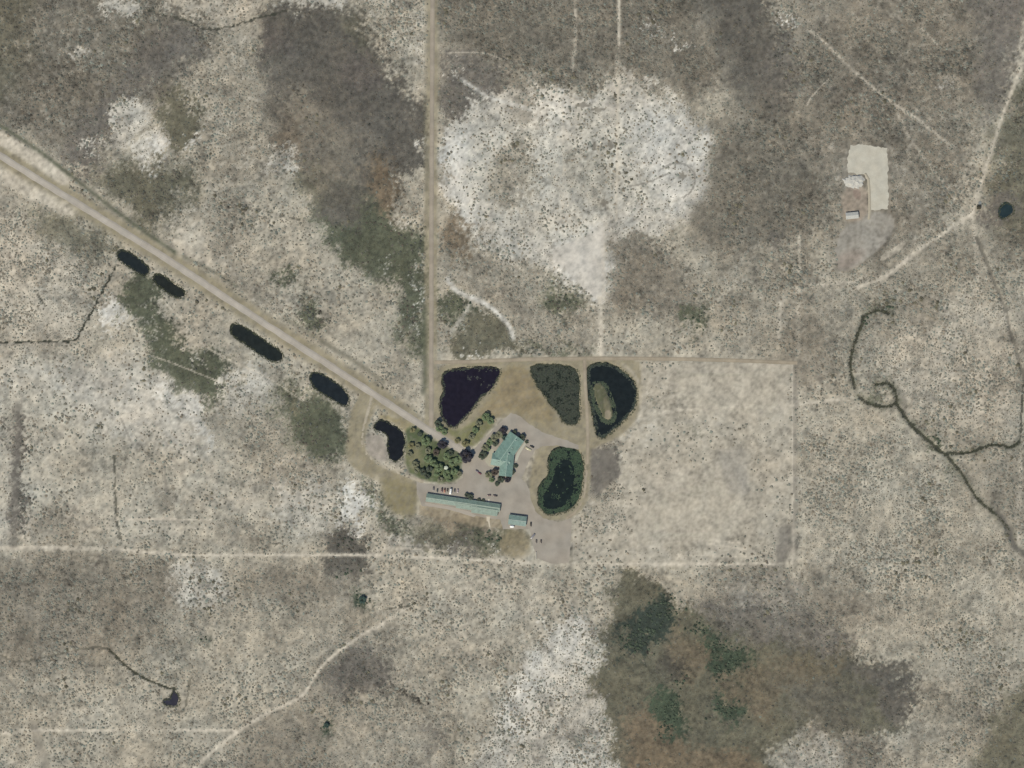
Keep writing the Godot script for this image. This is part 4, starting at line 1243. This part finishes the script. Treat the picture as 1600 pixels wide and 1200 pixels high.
func vehicle(called: String, label: String, category: String, x: float, y: float, heading: float, kind: String, paint: Color, group := "") -> void:
	var o := thing(called, label, category, at(x, y, 0.06), heading, group)
	o.scale = Vector3.ONE * 1.25
	var pm := plain(paint, 0.35)
	pm.clearcoat_enabled = true
	pm.clearcoat = 0.6
	var glass := plain(Color(0.02, 0.025, 0.03), 0.06)
	var dark := plain(Color(0.02, 0.02, 0.02), 0.8)
	var lamp := plain(Color(0.75, 0.75, 0.72), 0.2)
	var st := begun()
	var l := 4.7
	var hw := 0.92
	if kind == "pickup":
		l = 5.6
		hw = 1.0
		loft(st, [section(-2.8, 0.9, 0.5, 0.9), section(-2.6, hw, 0.4, 1.08), section(-1.4, hw, 0.38, 1.15), section(2.6, hw, 0.4, 1.15), section(2.8, 0.95, 0.5, 1.1)])
	elif kind == "camper":
		l = 7.2
		hw = 1.2
		loft(st, [section(-3.6, 1.05, 0.6, 1.5), section(-3.45, hw, 0.5, 2.7), section(-2.4, hw, 0.5, 3.0), section(3.3, hw, 0.5, 3.0), section(3.6, 1.1, 0.6, 2.8)])
	elif kind == "trailer":
		l = 8.0
		hw = 1.2
		loft(st, [section(-4.0, 1.1, 0.7, 0.95), section(-3.9, hw, 0.6, 1.0), section(3.9, hw, 0.6, 1.0), section(4.0, 1.1, 0.7, 0.95)])
	else:
		loft(st, [section(-2.35, 0.75, 0.45, 0.75), section(-2.1, hw, 0.35, 0.85), section(-0.9, hw, 0.32, 1.0), section(1.5, hw, 0.32, 1.02), section(2.2, hw, 0.38, 0.98), section(2.35, 0.8, 0.5, 0.9)])
	st.generate_normals()
	put("body", st.commit(), pm, o)
	if kind == "car" or kind == "pickup":
		var cx0 := -1.0 if kind == "car" else -1.3
		var cx1 := 1.75 if kind == "car" else 0.75
		var y0 := 0.95 if kind == "car" else 1.1
		var y1 := 1.46 if kind == "car" else 1.8
		var cab := begun()
		loft(cab, [section(cx0, hw * 0.86, y0, y0 + 0.1), section(cx0 + 0.65, hw * 0.78, y0, y1), section(cx1 - 0.4, hw * 0.78, y0, y1), section(cx1, hw * 0.84, y0, y0 + 0.15)])
		cab.generate_normals()
		put("windows", cab.commit(), glass, o)
		put("roof", box_mesh(Vector3((cx0 + cx1 + 0.25) * 0.5, y1 + 0.02, 0), Vector3(cx1 - cx0 - 0.95, 0.07, hw * 1.46)), pm, o)
		if kind == "pickup":
			put("bed_liner", box_mesh(Vector3(1.75, 1.16, 0), Vector3(1.75, 0.05, 1.6)), dark, o)
	elif kind == "camper":
		put("windshield", box_mesh(Vector3(-3.6, 1.9, 0), Vector3(0.12, 0.8, 1.9)), glass, o)
		for s in [-1.0, 1.0]:
			put("window", box_mesh(Vector3(0.6, 2.0, s * 1.2), Vector3(1.6, 0.6, 0.06)), glass, o)
		put("roof_vent", box_mesh(Vector3(0.8, 3.08, 0), Vector3(0.8, 0.2, 0.8)), lamp, o)
		put("roof_vent", box_mesh(Vector3(-1.4, 3.08, 0.2), Vector3(0.6, 0.18, 0.6)), lamp, o)
	if kind != "trailer":
		for s in [-1.0, 1.0]:
			put("headlight", box_mesh(Vector3(-l * 0.5 + 0.1, 0.72, s * hw * 0.68), Vector3(0.16, 0.16, 0.34)), lamp, o)
	var wheel := CylinderMesh.new()
	wheel.top_radius = 0.34
	wheel.bottom_radius = 0.34
	wheel.height = 0.24
	wheel.radial_segments = 18
	var hub := CylinderMesh.new()
	hub.top_radius = 0.2
	hub.bottom_radius = 0.2
	hub.height = 0.26
	hub.radial_segments = 12
	for sx in [-1.0, 1.0]:
		for sz in [-1.0, 1.0]:
			var w := put("wheel", wheel, dark, o)
			w.position = Vector3(sx * l * 0.3, 0.34, sz * (hw - 0.08))
			w.rotation.x = PI / 2
			put("rim", hub, plain(Color(0.5, 0.5, 0.5), 0.4, 0.6), w)


func build_vehicles() -> void:
	var g := "vehicles parked before the motel row"
	vehicle("parked_car", "grey parked car at the west end of the motel row", "car", 677.5, 763.5, 1.5, "car", lin(92, 90, 96), g)
	vehicle("parked_car", "dark green parked car second from the motel row's west end", "car", 683.3, 766.5, 1.45, "car", lin(58, 66, 66), g)
	vehicle("parked_pickup", "dark maroon pickup parked left of the orange-red pickup", "pickup", 690.6, 765.5, 1.45, "pickup", lin(110, 78, 86), g)
	vehicle("parked_pickup", "orange-red pickup parked beside the white camper", "pickup", 694.8, 766.2, 1.45, "pickup", lin(178, 112, 88), g)
	vehicle("parked_car", "black car squeezed between the red pickup and the camper", "car", 699.2, 766.0, 1.45, "car", lin(62, 52, 48), g)
	vehicle("camper_van", "white camper van parked before the motel row", "camper", 704.0, 768.0, 1.45, "camper", Color(0.78, 0.77, 0.74), g)
	vehicle("parked_car", "dark grey car parked right of the white camper van", "car", 710.3, 766.5, 1.45, "car", lin(72, 68, 72), g)
	vehicle("parked_car", "pale lilac grey car two spaces right of the camper", "car", 715.2, 766.8, 1.45, "car", lin(172, 158, 164), g)
	vehicle("parked_car", "small brown car near the motel row's east end", "car", 764.0, 773.8, 0.1, "car", lin(118, 92, 88), g)
	vehicle("parked_pickup", "brown grey pickup parked by the motel row's east end", "pickup", 773.5, 774.5, -0.1, "pickup", lin(112, 98, 94), g)
	vehicle("parked_car", "dark red car standing alone in the gravel yard", "car", 749.5, 739.5, -0.6, "car", lin(120, 62, 72))
	vehicle("parked_car", "grey violet car behind the dark red one in the yard", "car", 745.3, 736.0, -0.6, "car", lin(116, 106, 116))
	vehicle("parked_pickup", "dark pickup parked just east of the lodge", "pickup", 831.0, 698.0, -0.35, "pickup", lin(64, 58, 44))
	vehicle("flatbed_trailer", "pale flatbed trailer beside the dark pickup at the lodge", "trailer", 825.5, 701.5, -0.5, "trailer", lin(188, 182, 150))
	vehicle("parked_pickup", "dark brown pickup at the workshop's east wall", "pickup", 829.3, 819.5, 1.5, "pickup", lin(88, 80, 68))
	vehicle("parked_car", "left of two dark brown cars in the southern yard", "car", 838.0, 846.0, 1.55, "car", lin(96, 88, 80))
	vehicle("parked_car", "right of two dark brown cars in the southern yard", "car", 845.2, 846.2, 1.5, "car", lin(92, 82, 74))
	vehicle("flatbed_trailer", "grey flatbed trailer left in the southern yard", "trailer", 832.5, 838.0, 0.9, "trailer", lin(130, 128, 132))


# =====================================================================  trees

func crown_mesh(seed_: int, count: int, leaf: float, conic: float) -> ArrayMesh:
	# leaf sprays spread through lumpy lobes of a unit crown (radius 1, base at 0, height 1.9)
	var r := RandomNumberGenerator.new()
	r.seed = seed_
	var lobes := []
	for i in 11:
		var t := TAU * i * 0.381966 + r.randf_range(-0.4, 0.4)
		var h := r.randf_range(0.2, 1.5)
		var spread: float = lerpf(sqrt(maxf(0.05, 1.0 - pow((h - 0.75) / 1.0, 2.0))), 1.05 - h * 0.62, conic) * 0.62
		lobes.append([Vector3(cos(t) * spread, h, sin(t) * spread), r.randf_range(0.28, 0.46)])
	var st := begun()
	for i in count:
		var lb: Array = lobes[i % lobes.size()]
		var d := Vector3(r.randfn(), r.randfn() * 0.8, r.randfn()).normalized()
		var p: Vector3 = lb[0] + d * lb[1] * pow(r.randf(), 0.4)
		var up := (d + Vector3(r.randf_range(-0.6, 0.6), r.randf_range(0.1, 1.1), r.randf_range(-0.6, 0.6))).normalized()
		var u := up.cross(Vector3(r.randfn(), r.randfn(), r.randfn())).normalized() * leaf * r.randf_range(0.6, 1.3)
		var v := up.cross(u.normalized()) * leaf * r.randf_range(0.5, 1.0)
		st.set_normal(up)
		var g := r.randf_range(0.72, 1.3)
		var w := r.randf_range(-0.1, 0.1)
		st.set_color(Color(g * (1.0 + w), g, g * (1.0 - w)))
		for q in [p - u, p + v * 0.8, p + u * 0.9, p - u, p + u * 0.9, p - v]:
			st.add_vertex(q)
	return st.commit()


func trunk_mesh(seed_: int) -> ArrayMesh:
	var r := RandomNumberGenerator.new()
	r.seed = seed_
	var st := begun()
	limb(st, Vector3.ZERO, Vector3(r.randf_range(-0.05, 0.05), 1.25, r.randf_range(-0.05, 0.05)), 0.075, 0.04)
	for i in 5:
		var t := TAU * i / 5.0 + r.randf_range(-0.3, 0.3)
		var h := r.randf_range(0.45, 1.0)
		limb(st, Vector3(0, h, 0), Vector3(cos(t) * 0.55, h + r.randf_range(0.35, 0.6), sin(t) * 0.55), 0.036, 0.014)
	st.generate_normals()
	return st.commit()


func limb(st: SurfaceTool, a: Vector3, b: Vector3, ra: float, rb: float) -> void:
	var d := (b - a).normalized()
	var u := d.cross(Vector3(0.3, 0.1, 0.9)).normalized()
	var v := d.cross(u)
	for k in 6:
		var t0 := TAU * k / 6.0
		var t1 := TAU * (k + 1) / 6.0
		var c0 := u * cos(t0) + v * sin(t0)
		var c1 := u * cos(t1) + v * sin(t1)
		quad(st, a + c0 * ra, b + c0 * rb, b + c1 * rb, a + c1 * ra)


func leaf_material(c: Color) -> StandardMaterial3D:
	var m := plain(c, 0.75)
	m.vertex_color_use_as_albedo = true
	m.backlight_enabled = true
	m.backlight = Color(c.r * 0.35, c.g * 0.35, c.b * 0.25).linear_to_srgb()
	return m


func build_trees() -> void:
	var crowns := [crown_mesh(1, 760, 0.19, 0.0), crown_mesh(2, 760, 0.19, 0.15), crown_mesh(3, 800, 0.18, 0.0), crown_mesh(4, 700, 0.2, 0.6)]
	var trunks := [trunk_mesh(5), trunk_mesh(6)]
	var bark := mottled(Color(0.1, 0.075, 0.055), 0.3, 2.0, 99)
	var leaves := {
		"green": leaf_material(Color(0.12, 0.165, 0.08)), "dark": leaf_material(Color(0.05, 0.066, 0.044)),
		"olive": leaf_material(Color(0.165, 0.17, 0.105)), "gold": leaf_material(Color(0.175, 0.165, 0.08)),
		"purple": leaf_material(Color(0.024, 0.022, 0.032)), "brown": leaf_material(Color(0.075, 0.058, 0.045)),
		"teal": leaf_material(Color(0.03, 0.062, 0.05)),
	}
	var row := "trees in the row north-west of the lodge"
	var park := "trees on the park lawn west of the lodge"
	var bank := "trees between the black pond and the drive"
	var south := "trees at the lodge's south end"
	var list := [   # x, y, crown radius, leaves, form, name, label, group
		[786, 673, 4.6, "purple", 0, "shade_tree", "dark purple tree at the north end of the lodge's tree row", row],
		[788, 684, 4.0, "teal", 1, "shade_tree", "blackish teal tree touching the lodge's north-west roof edge", row],
		[780, 679, 4.8, "olive", 2, "shade_tree", "dark olive tree second from the row's north end", row],
		[772, 684, 4.9, "olive", 0, "shade_tree", "broad olive tree at the drive side of the lodge row", row],
		[774, 692, 4.4, "dark", 1, "shade_tree", "dark tree in the row closest to the lodge's west door", row],
		[765, 691, 4.8, "green", 2, "shade_tree", "round green tree midway along the lodge's tree row", row],
		[758, 699, 4.6, "olive", 0, "shade_tree", "olive tree near the south end of the lodge row", row],
		[762, 701, 3.6, "green", 1, "shade_tree", "small green tree tucked inside the south end of the row", row],
		[754.5, 711, 5.8, "dark", 2, "shade_tree", "large dark green tree ending the row at its south-west", row],
		[804.5, 674.5, 3.0, "dark", 3, "evergreen_tree", "small dark evergreen at the lodge's north gable", ""],
		[816.5, 682.5, 3.9, "dark", 0, "shade_tree", "grey green tree at the lodge's north-east corner", ""],
		[823, 690.5, 2.6, "dark", 1, "shade_tree", "little dark tree just off the lodge's north-east corner", ""],
		[773, 738, 5.2, "brown", 0, "shade_tree", "brown leaved tree at the lodge's south-west corner", south],
		[764, 741.5, 5.0, "olive", 2, "shade_tree", "olive tree westernmost of the group south of the lodge", south],
		[768, 749.5, 4.0, "green", 1, "shade_tree", "green tree on the yard side of the southern group", south],
		[777, 756, 3.6, "dark", 3, "shade_tree", "small dark tree southernmost in the group by the lodge", south],
		[782.5, 749, 4.6, "dark", 2, "shade_tree", "dark green tree below the lodge's south gable", south],
		[793, 749.5, 4.3, "purple", 0, "shade_tree", "dark reddish tree easternmost of the southern group", south],
		[805.5, 728, 3.0, "dark", 1, "shade_tree", "dark slim tree against the lodge's south-east wall", south],
		[801.5, 737, 3.0, "dark", 2, "shade_tree", "dark low tree at the lodge's south-east corner", south],
		[656.5, 678, 4.2, "dark", 3, "evergreen_tree", "small blackish evergreen by the gravel road on the lawn's edge", park],
		[729, 712.5, 8.6, "purple", 2, "shade_tree", "big blackish purple tree at the lawn's eastern tip", park],
		[691.5, 694.5, 6.4, "purple", 0, "shade_tree", "dark purple tree by the road on the lawn's north edge", park],
		[666, 689, 6.2, "green", 0, "shade_tree", "bright green tree next to the small blackish evergreen", park],
		[717, 716.5, 6.0, "green", 1, "shade_tree", "green tree right beside the big purple tree", park],
		[707.5, 722, 5.2, "green", 2, "shade_tree", "green tree north-east of the white gazebo", park],
		[698, 713, 5.4, "green", 0, "shade_tree", "green tree north of the white gazebo", park],
		[677, 723, 5.6, "green", 1, "shade_tree", "green tree in the very middle of the lawn", park],
		[669, 716.5, 5.8, "green", 2, "shade_tree", "green tree on the lawn's western half, near the black mark", park],
		[686.5, 730, 5.4, "green", 0, "shade_tree", "green tree just west of the white gazebo", park],
		[671.5, 732, 5.0, "dark", 1, "shade_tree", "darker green tree on the lawn's south-western side", park],
		[661.5, 737, 4.8, "dark", 2, "shade_tree", "dark tree at the lawn's south-west corner by the track", park],
		[698.5, 740.5, 5.6, "green", 0, "shade_tree", "green tree just south of the white gazebo", park],
		[683, 739, 4.8, "green", 2, "shade_tree", "green tree at the middle of the lawn's south side", park],
		[710, 736, 5.4, "green", 1, "shade_tree", "green tree near the lawn's south-east corner", park],
		[717.5, 740, 3.8, "olive", 0, "shade_tree", "small olive tree at the lawn's edge facing the yard", park],
		[688, 748.5, 4.4, "olive", 1, "shade_tree", "olive tree at the lawn's southern edge facing the motel", park],
		[702, 748.5, 4.4, "green", 2, "shade_tree", "green tree at the lawn's southern edge facing the camper", park],
		[668, 744, 4.2, "dark", 0, "shade_tree", "small dark tree where the lawn meets the service track", park],
		[669, 704, 4.8, "olive", 1, "shade_tree", "olive tree in the lawn's northern half", park],
		[681.5, 706.5, 4.4, "brown", 2, "shade_tree", "brownish tree in the lawn's northern half", park],
		[649, 725, 4.6, "olive", 0, "shade_tree", "olive tree at the lawn's thin western side", park],
		[651, 734, 4.2, "olive", 1, "shade_tree", "small olive tree at the lawn's far south-west", park],
		[642.5, 696, 4.4, "gold", 2, "shade_tree", "yellowish tree beside the L-shaped pond", park],
		[653, 697, 3.8, "olive", 0, "shade_tree", "small olive tree east of the yellowish one by the pond", park],
		[645, 671.5, 4.0, "gold", 1, "shade_tree", "yellowish tree at the lawn's northern tip by the road", park],
		[640.5, 709, 3.8, "olive", 2, "shade_tree", "small olive tree on the L-shaped pond's east shore", park],
		[704, 707.5, 4.2, "dark", 0, "shade_tree", "dark green tree midway between the two purple trees", park],
		[759, 651.5, 6.0, "green", 0, "shade_tree", "bright green tree nearest the pond's eastern shore", bank],
		[766.5, 657.5, 4.8, "green", 1, "shade_tree", "green tree between the bright one and the yard", bank],
		[748, 662, 4.8, "olive", 2, "shade_tree", "olive tree on the bank south of the black pond", bank],
		[742.5, 672, 4.8, "green", 0, "shade_tree", "green tree halfway between pond and drive", bank],
		[737, 682, 4.4, "olive", 1, "shade_tree", "olive tree on the bank near the drive", bank],
		[727.5, 693, 5.0, "gold", 2, "shade_tree", "yellow green tree where the drive enters the yard", bank],
		[714.5, 689, 3.8, "gold", 0, "shade_tree", "small yellow tree by the end of the gravel road", bank],
		[684, 661.5, 5.2, "dark", 1, "shade_tree", "dark green tree at the pond's south-western corner", bank],
		[686.5, 669.5, 4.8, "green", 2, "shade_tree", "green tree at the junction of the two roads", bank],
		[694.5, 675, 4.2, "green", 0, "shade_tree", "small green tree south of the black pond's tip", bank],
		[735, 776, 4.2, "dark", 1, "shade_tree", "dark tree hanging over the motel roof's north edge", ""],
		[729.5, 773.5, 3.0, "dark", 2, "shade_tree", "small dark tree left of the one over the motel roof", ""],
		[748, 781, 2.6, "dark", 0, "shade_tree", "low dark bush at the motel row's north wall", ""],
		[755, 781.8, 2.4, "dark", 1, "shade_tree", "low dark bush close to the motel's pale door walk", ""],
		[566.5, 937, 5.0, "teal", 2, "willow_bush", "dense green willow in the seep south of the track", ""],
		[510, 1133, 4.0, "teal", 0, "willow_bush", "solitary green willow on the southern flat", ""],
	]
	for t in list:
		var r: float = t[2]
		var low := 0.72 if t[5] == "willow_bush" or r < 2.8 else 1.0
		var o := thing(t[5], t[6], "bush" if t[5] == "willow_bush" else "tree", at(t[0], t[1], maxf(0.0, height_at(t[0], t[1])) - 0.05), rng.randf() * TAU, t[7])
		var tr := put("trunk", trunks[int(r * 10) % 2], bark, o)
		tr.scale = Vector3(r, r * low, r)
		var cr := put("crown", crowns[t[4]], leaves[t[3]], o)
		cr.scale = Vector3(r * rng.randf_range(1.05, 1.35), r * low * rng.randf_range(0.5, 0.75), r * rng.randf_range(1.05, 1.35))
		cr.position.y = r * 0.28 * low


# =====================================================================  desert growth

func shrub_mesh(seed_: int) -> ArrayMesh:
	# an open, twiggy desert shrub of unit radius
	var r := RandomNumberGenerator.new()
	r.seed = seed_
	var st := begun()
	for i in 34:
		var t := r.randf() * TAU
		var e := pow(r.randf(), 0.7) * PI * 0.5
		var d := Vector3(cos(t) * sin(e), cos(e) * 0.85, sin(t) * sin(e))
		var p := d * r.randf_range(0.45, 0.85)
		var up := (d + Vector3(0, 0.7, 0)).normalized()
		var u := up.cross(Vector3(r.randfn(), r.randfn(), r.randfn())).normalized() * r.randf_range(0.18, 0.36)
		var v := up.cross(u.normalized()) * r.randf_range(0.16, 0.3)
		st.set_normal(up)
		for q in [p - u, p + v, p + u, p - u, p + u, p - v]:
			st.add_vertex(q)
	return st.commit()


func tuft_mesh(seed_: int) -> ArrayMesh:
	var r := RandomNumberGenerator.new()
	r.seed = seed_
	var st := begun()
	for i in 14:
		var t := r.randf() * TAU
		var o := Vector3(r.randf_range(-0.6, 0.6), 0, r.randf_range(-0.6, 0.6))
		var out := Vector3(cos(t), 0, sin(t))
		var side := Vector3(-sin(t), 0, cos(t)) * r.randf_range(0.14, 0.24)
		var tip := o + out * r.randf_range(0.3, 0.75) + Vector3(0, r.randf_range(0.35, 0.8), 0)
		st.set_normal((Vector3.UP - out * 0.3).normalized())
		for q in [o - side, tip, o + side]:
			st.add_vertex(q)
	return st.commit()


func scatter(called: String, label: String, mesh: Mesh, mat: Material, xf: Array, cols: PackedColorArray) -> void:
	var mm := MultiMesh.new()
	mm.transform_format = MultiMesh.TRANSFORM_3D
	mm.use_colors = true
	mm.mesh = mesh
	mm.instance_count = xf.size()
	for i in xf.size():
		mm.set_instance_transform(i, xf[i])
		mm.set_instance_color(i, cols[i])
	var o := MultiMeshInstance3D.new()
	o.name = numbered(called)
	o.multimesh = mm
	o.material_override = mat
	add_child(o)
	tag(o, label, "vegetation", "", "stuff")


func build_growth() -> void:
	var cd := cover.get_data()
	var wd := works.get_data()
	var kd := keep.get_data()
	var clump := noise(201, 0.03, 4)
	var vigour := noise(202, 0.009, 3)
	var warp_a := noise(11, 0.018, 5)
	var warp_b := noise(12, 0.018, 5)
	var fine := noise(13, 0.11, 3)
	var fine2 := noise(18, 0.11, 3)
	var meshes := [shrub_mesh(1), shrub_mesh(2), shrub_mesh(3)]
	var sm := plain(Color.WHITE, 0.85)
	sm.vertex_color_use_as_albedo = true
	var xf := [[], [], []]
	var cols := [PackedColorArray(), PackedColorArray(), PackedColorArray()]
	var big := []
	var step := 3.1
	var y := -40.0
	while y < 1240.0:
		var x := -40.0
		while x < 1640.0:
			var px := x + rng.randf_range(-1.4, 1.4)
			var py := y + rng.randf_range(-1.4, 1.4)
			x += step
			var c := cell(px, py)
			var k := (c.y * GW + c.x) * 4
			if kd[k] > 60: continue
			if wd[k + 3] > 140: continue
			var f := fine.get_noise_2d(px, py)
			var si := clampi(c.x + int(warp_a.get_noise_2d(px, py) * 14.0 + f * 9.0), 0, GW - 1)
			var sj := clampi(c.y + int(warp_b.get_noise_2d(px, py) * 14.0 + fine2.get_noise_2d(px, py) * 9.0), 0, GH - 1)
			var d: float = cd[(sj * GW + si) * 4] / 255.0
			d = d * (0.55 + 1.0 * clampf(clump.get_noise_2d(px, py) * 1.1 + 0.42, 0.0, 1.2))
			if rng.randf() > d * 1.15: continue
			var r := 1.0 + 1.3 * pow(rng.randf(), 1.8) + (0.7 if rng.randf() < 0.04 else 0.0)
			r *= clampf(1.0 + 0.8 * vigour.get_noise_2d(px, py), 0.65, 1.5)
			var b := Basis(Vector3.UP, rng.randf() * TAU).scaled(Vector3(r * rng.randf_range(0.85, 1.2), r * rng.randf_range(0.4, 0.7), r * rng.randf_range(0.85, 1.2)))
			var g := rng.randf_range(0.6, 1.45)
			var w := rng.randf_range(-0.14, 0.14)
			var col := Color(0.205 * g * (1.0 + w), 0.198 * g, 0.16 * g * (1.0 - w * 0.5))
			var gc := ground_col[c.y * GW + c.x]
			var dull := minf(1.0, (gc.r + gc.g) / 0.5)      # rank growth on dark damp ground, grey sage on the pale flats
			col = Color(col.r * dull, col.g * dull, col.b * dull)
			var v := rng.randi() % 3
			var t := Transform3D(b, at(px, py, height_at(px, py) - 0.03))
			if r > 2.6 and px > 4 and px < 1596 and py > 4 and py < 1196:
				big.append([r, v, t, col])
			else:
				xf[v].append(t)
				cols[v].append(col)
		y += step
	big.sort_custom(func(p, q): return p[0] > q[0])
	var tones := []
	for i in 4:
		tones.append(plain(Color(0.115, 0.107, 0.072) * (0.75 + 0.2 * i), 0.85))
	for i in big.size():
		var e: Array = big[i]
		if i < 300:
			var o := put("desert_shrub", meshes[e[1]], tones[i % 4])
			o.transform = e[2]
			tag(o, "large dark rounded shrub standing alone on the speckled desert flat", "shrub", "large shrubs scattered over the desert flat")
		else:
			xf[e[1]].append(e[2])
			cols[e[1]].append(e[3])
	for v in 3:
		scatter("scrub_cover", ["grey green desert scrub speckling the flat", "olive desert scrub speckling the flat", "brownish desert scrub speckling the flat"][v], meshes[v], sm, xf[v], cols[v])
	# grass and rushes where the ground is damp
	var tx := [[], []]
	var tc := [PackedColorArray(), PackedColorArray()]
	step = 2.3
	y = -20.0
	while y < 1220.0:
		var x := -20.0
		while x < 1620.0:
			var px := x + rng.randf_range(-1.1, 1.1)
			var py := y + rng.randf_range(-1.1, 1.1)
			x += step
			var c := cell(px, py)
			var k := c.y * GW + c.x
			if kd[k * 4] > 60 or wd[k * 4 + 3] > 120: continue
			var f := fine.get_noise_2d(px, py)
			var si := clampi(c.x + int(warp_a.get_noise_2d(px, py) * 14.0 + f * 9.0), 0, GW - 1)
			var sj := clampi(c.y + int(warp_b.get_noise_2d(px, py) * 14.0 + fine2.get_noise_2d(px, py) * 9.0), 0, GH - 1)
			if rng.randf() > cd[(sj * GW + si) * 4 + 2] / 255.0 * 0.8: continue
			var r := rng.randf_range(0.7, 1.5)
			var gc := ground_col[k]
			var g := rng.randf_range(0.75, 1.35)
			var w := rng.randf_range(-0.1, 0.1)
			var v := rng.randi() % 2
			tx[v].append(Transform3D(Basis(Vector3.UP, rng.randf() * TAU).scaled(Vector3(r, r * 0.8, r)), at(px, py, height_at(px, py) - 0.02)))
			tc[v].append(Color(gc.r * g * (1.0 + w), gc.g * g, gc.b * g * (1.0 - w)))
		y += step
	var meadow := ["dry brown grass and rushes of the damp meadows", "dull olive grass and rushes of the damp meadows"]
	for v in 2:
		scatter("meadow_grass", meadow[v], tuft_mesh(31 + v), sm, tx[v], tc[v])
	# low willows standing in the marsh
	var wx := []
	var wc := PackedColorArray()
	for b in [[1035, 955, 26, 24, 70], [990, 1005, 26, 20, 60], [1010, 985, 24, 20, 40], [1095, 985, 20, 12, 26], [1120, 1010, 22, 14, 30], [1148, 1028, 24, 18, 44], [1125, 1050, 20, 12, 26], [1050, 1110, 18, 32, 50], [1040, 1140, 16, 16, 24], [1140, 1108, 32, 14, 34], [1060, 1060, 16, 14, 10], [566, 936, 13, 10, 16], [509, 1136, 7, 10, 9], [320, 998, 6, 6, 4], [1463, 684, 7, 8, 8], [1355, 500, 6, 12, 8], [1390, 480, 8, 5, 5], [720, 475, 14, 14, 9], [875, 468, 20, 14, 10], [1090, 500, 14, 16, 14], [545, 850, 24, 14, 12], [545, 892, 20, 14, 9], [760, 842, 34, 10, 18]]:
		for i in b[4]:
			var p := Vector2(b[0] + rng.randfn() * b[2] * 0.5, b[1] + rng.randfn() * b[3] * 0.5)
			var r := rng.randf_range(1.2, 3.0)
			var g := rng.randf_range(0.6, 1.4)
			wx.append(Transform3D(Basis(Vector3.UP, rng.randf() * TAU).scaled(Vector3(r, r * 0.85, r * rng.randf_range(0.8, 1.2))), at(p.x, p.y, height_at(p.x, p.y) - 0.03)))
			wc.append(Color(0.05 * g, 0.07 * g, 0.045 * g))
	scatter("marsh_willows", "dark green willow scrub in the marsh and the seeps", meshes[1], sm, wx, wc)
	# rushes on the shores and along the creeks
	var rx := []
	var rc := PackedColorArray()
	for pi in POOLS.size():
		var out := rounded(pts(POOLS[pi][3]), 2)
		var per := out.size()
		for i in per:
			var a := out[i]
			var b := out[(i + 1) % per]
			var n := maxi(1, int((b - a).length() * (1.6 if pi < 5 else 2.2)))
			for q in n:
				var p := a.lerp(b, rng.randf()) + Vector2(rng.randf_range(-1.8, 1.8), rng.randf_range(-1.8, 1.8))
				var r := rng.randf_range(0.6, 1.3)
				var g := rng.randf_range(0.7, 1.4)
				rx.append(Transform3D(Basis(Vector3.UP, rng.randf() * TAU).scaled(Vector3(r, r * 1.3, r)), at(p.x, p.y, maxf(height_at(p.x, p.y), -1.0) - 0.02)))
				rc.append(Color(0.062 * g, 0.072 * g, 0.042 * g))
	for line in [[1388, 488, 1370, 484, 1352, 492, 1345, 515, 1332, 545, 1328, 575, 1337, 606], [1368, 601, 1390, 598, 1400, 612, 1402, 632, 1380, 637, 1355, 632, 1344, 620], [1402, 632, 1420, 660, 1440, 680, 1470, 705, 1480, 712, 1500, 735, 1515, 760, 1530, 785, 1560, 805, 1578, 830], [1480, 710, 1520, 707, 1545, 697, 1560, 694, 1580, 701, 1594, 692], [170, 1014, 200, 1045, 240, 1068, 274, 1078]]:
		var l := eased(pts(line), 2)
		for i in l.size() - 1:
			var n := maxi(1, int((l[i + 1] - l[i]).length() * 1.5))
			for q in n:
				var p := l[i].lerp(l[i + 1], rng.randf()) + Vector2(rng.randf_range(-1.6, 1.6), rng.randf_range(-1.6, 1.6))
				var r := rng.randf_range(0.6, 1.4)
				var g := rng.randf_range(0.7, 1.4)
				rx.append(Transform3D(Basis(Vector3.UP, rng.randf() * TAU).scaled(Vector3(r, r * 1.2, r)), at(p.x, p.y, height_at(p.x, p.y) - 0.02)))
				rc.append(Color(0.066 * g, 0.07 * g, 0.044 * g))
	scatter("shore_rushes", "dark green rushes lining the ponds and the creek", tuft_mesh(41), sm, rx, rc)
	print("shrubs ", xf[0].size() + xf[1].size() + xf[2].size(), " big ", big.size(), " tufts ", tx[0].size() + tx[1].size(), " rushes ", rx.size())
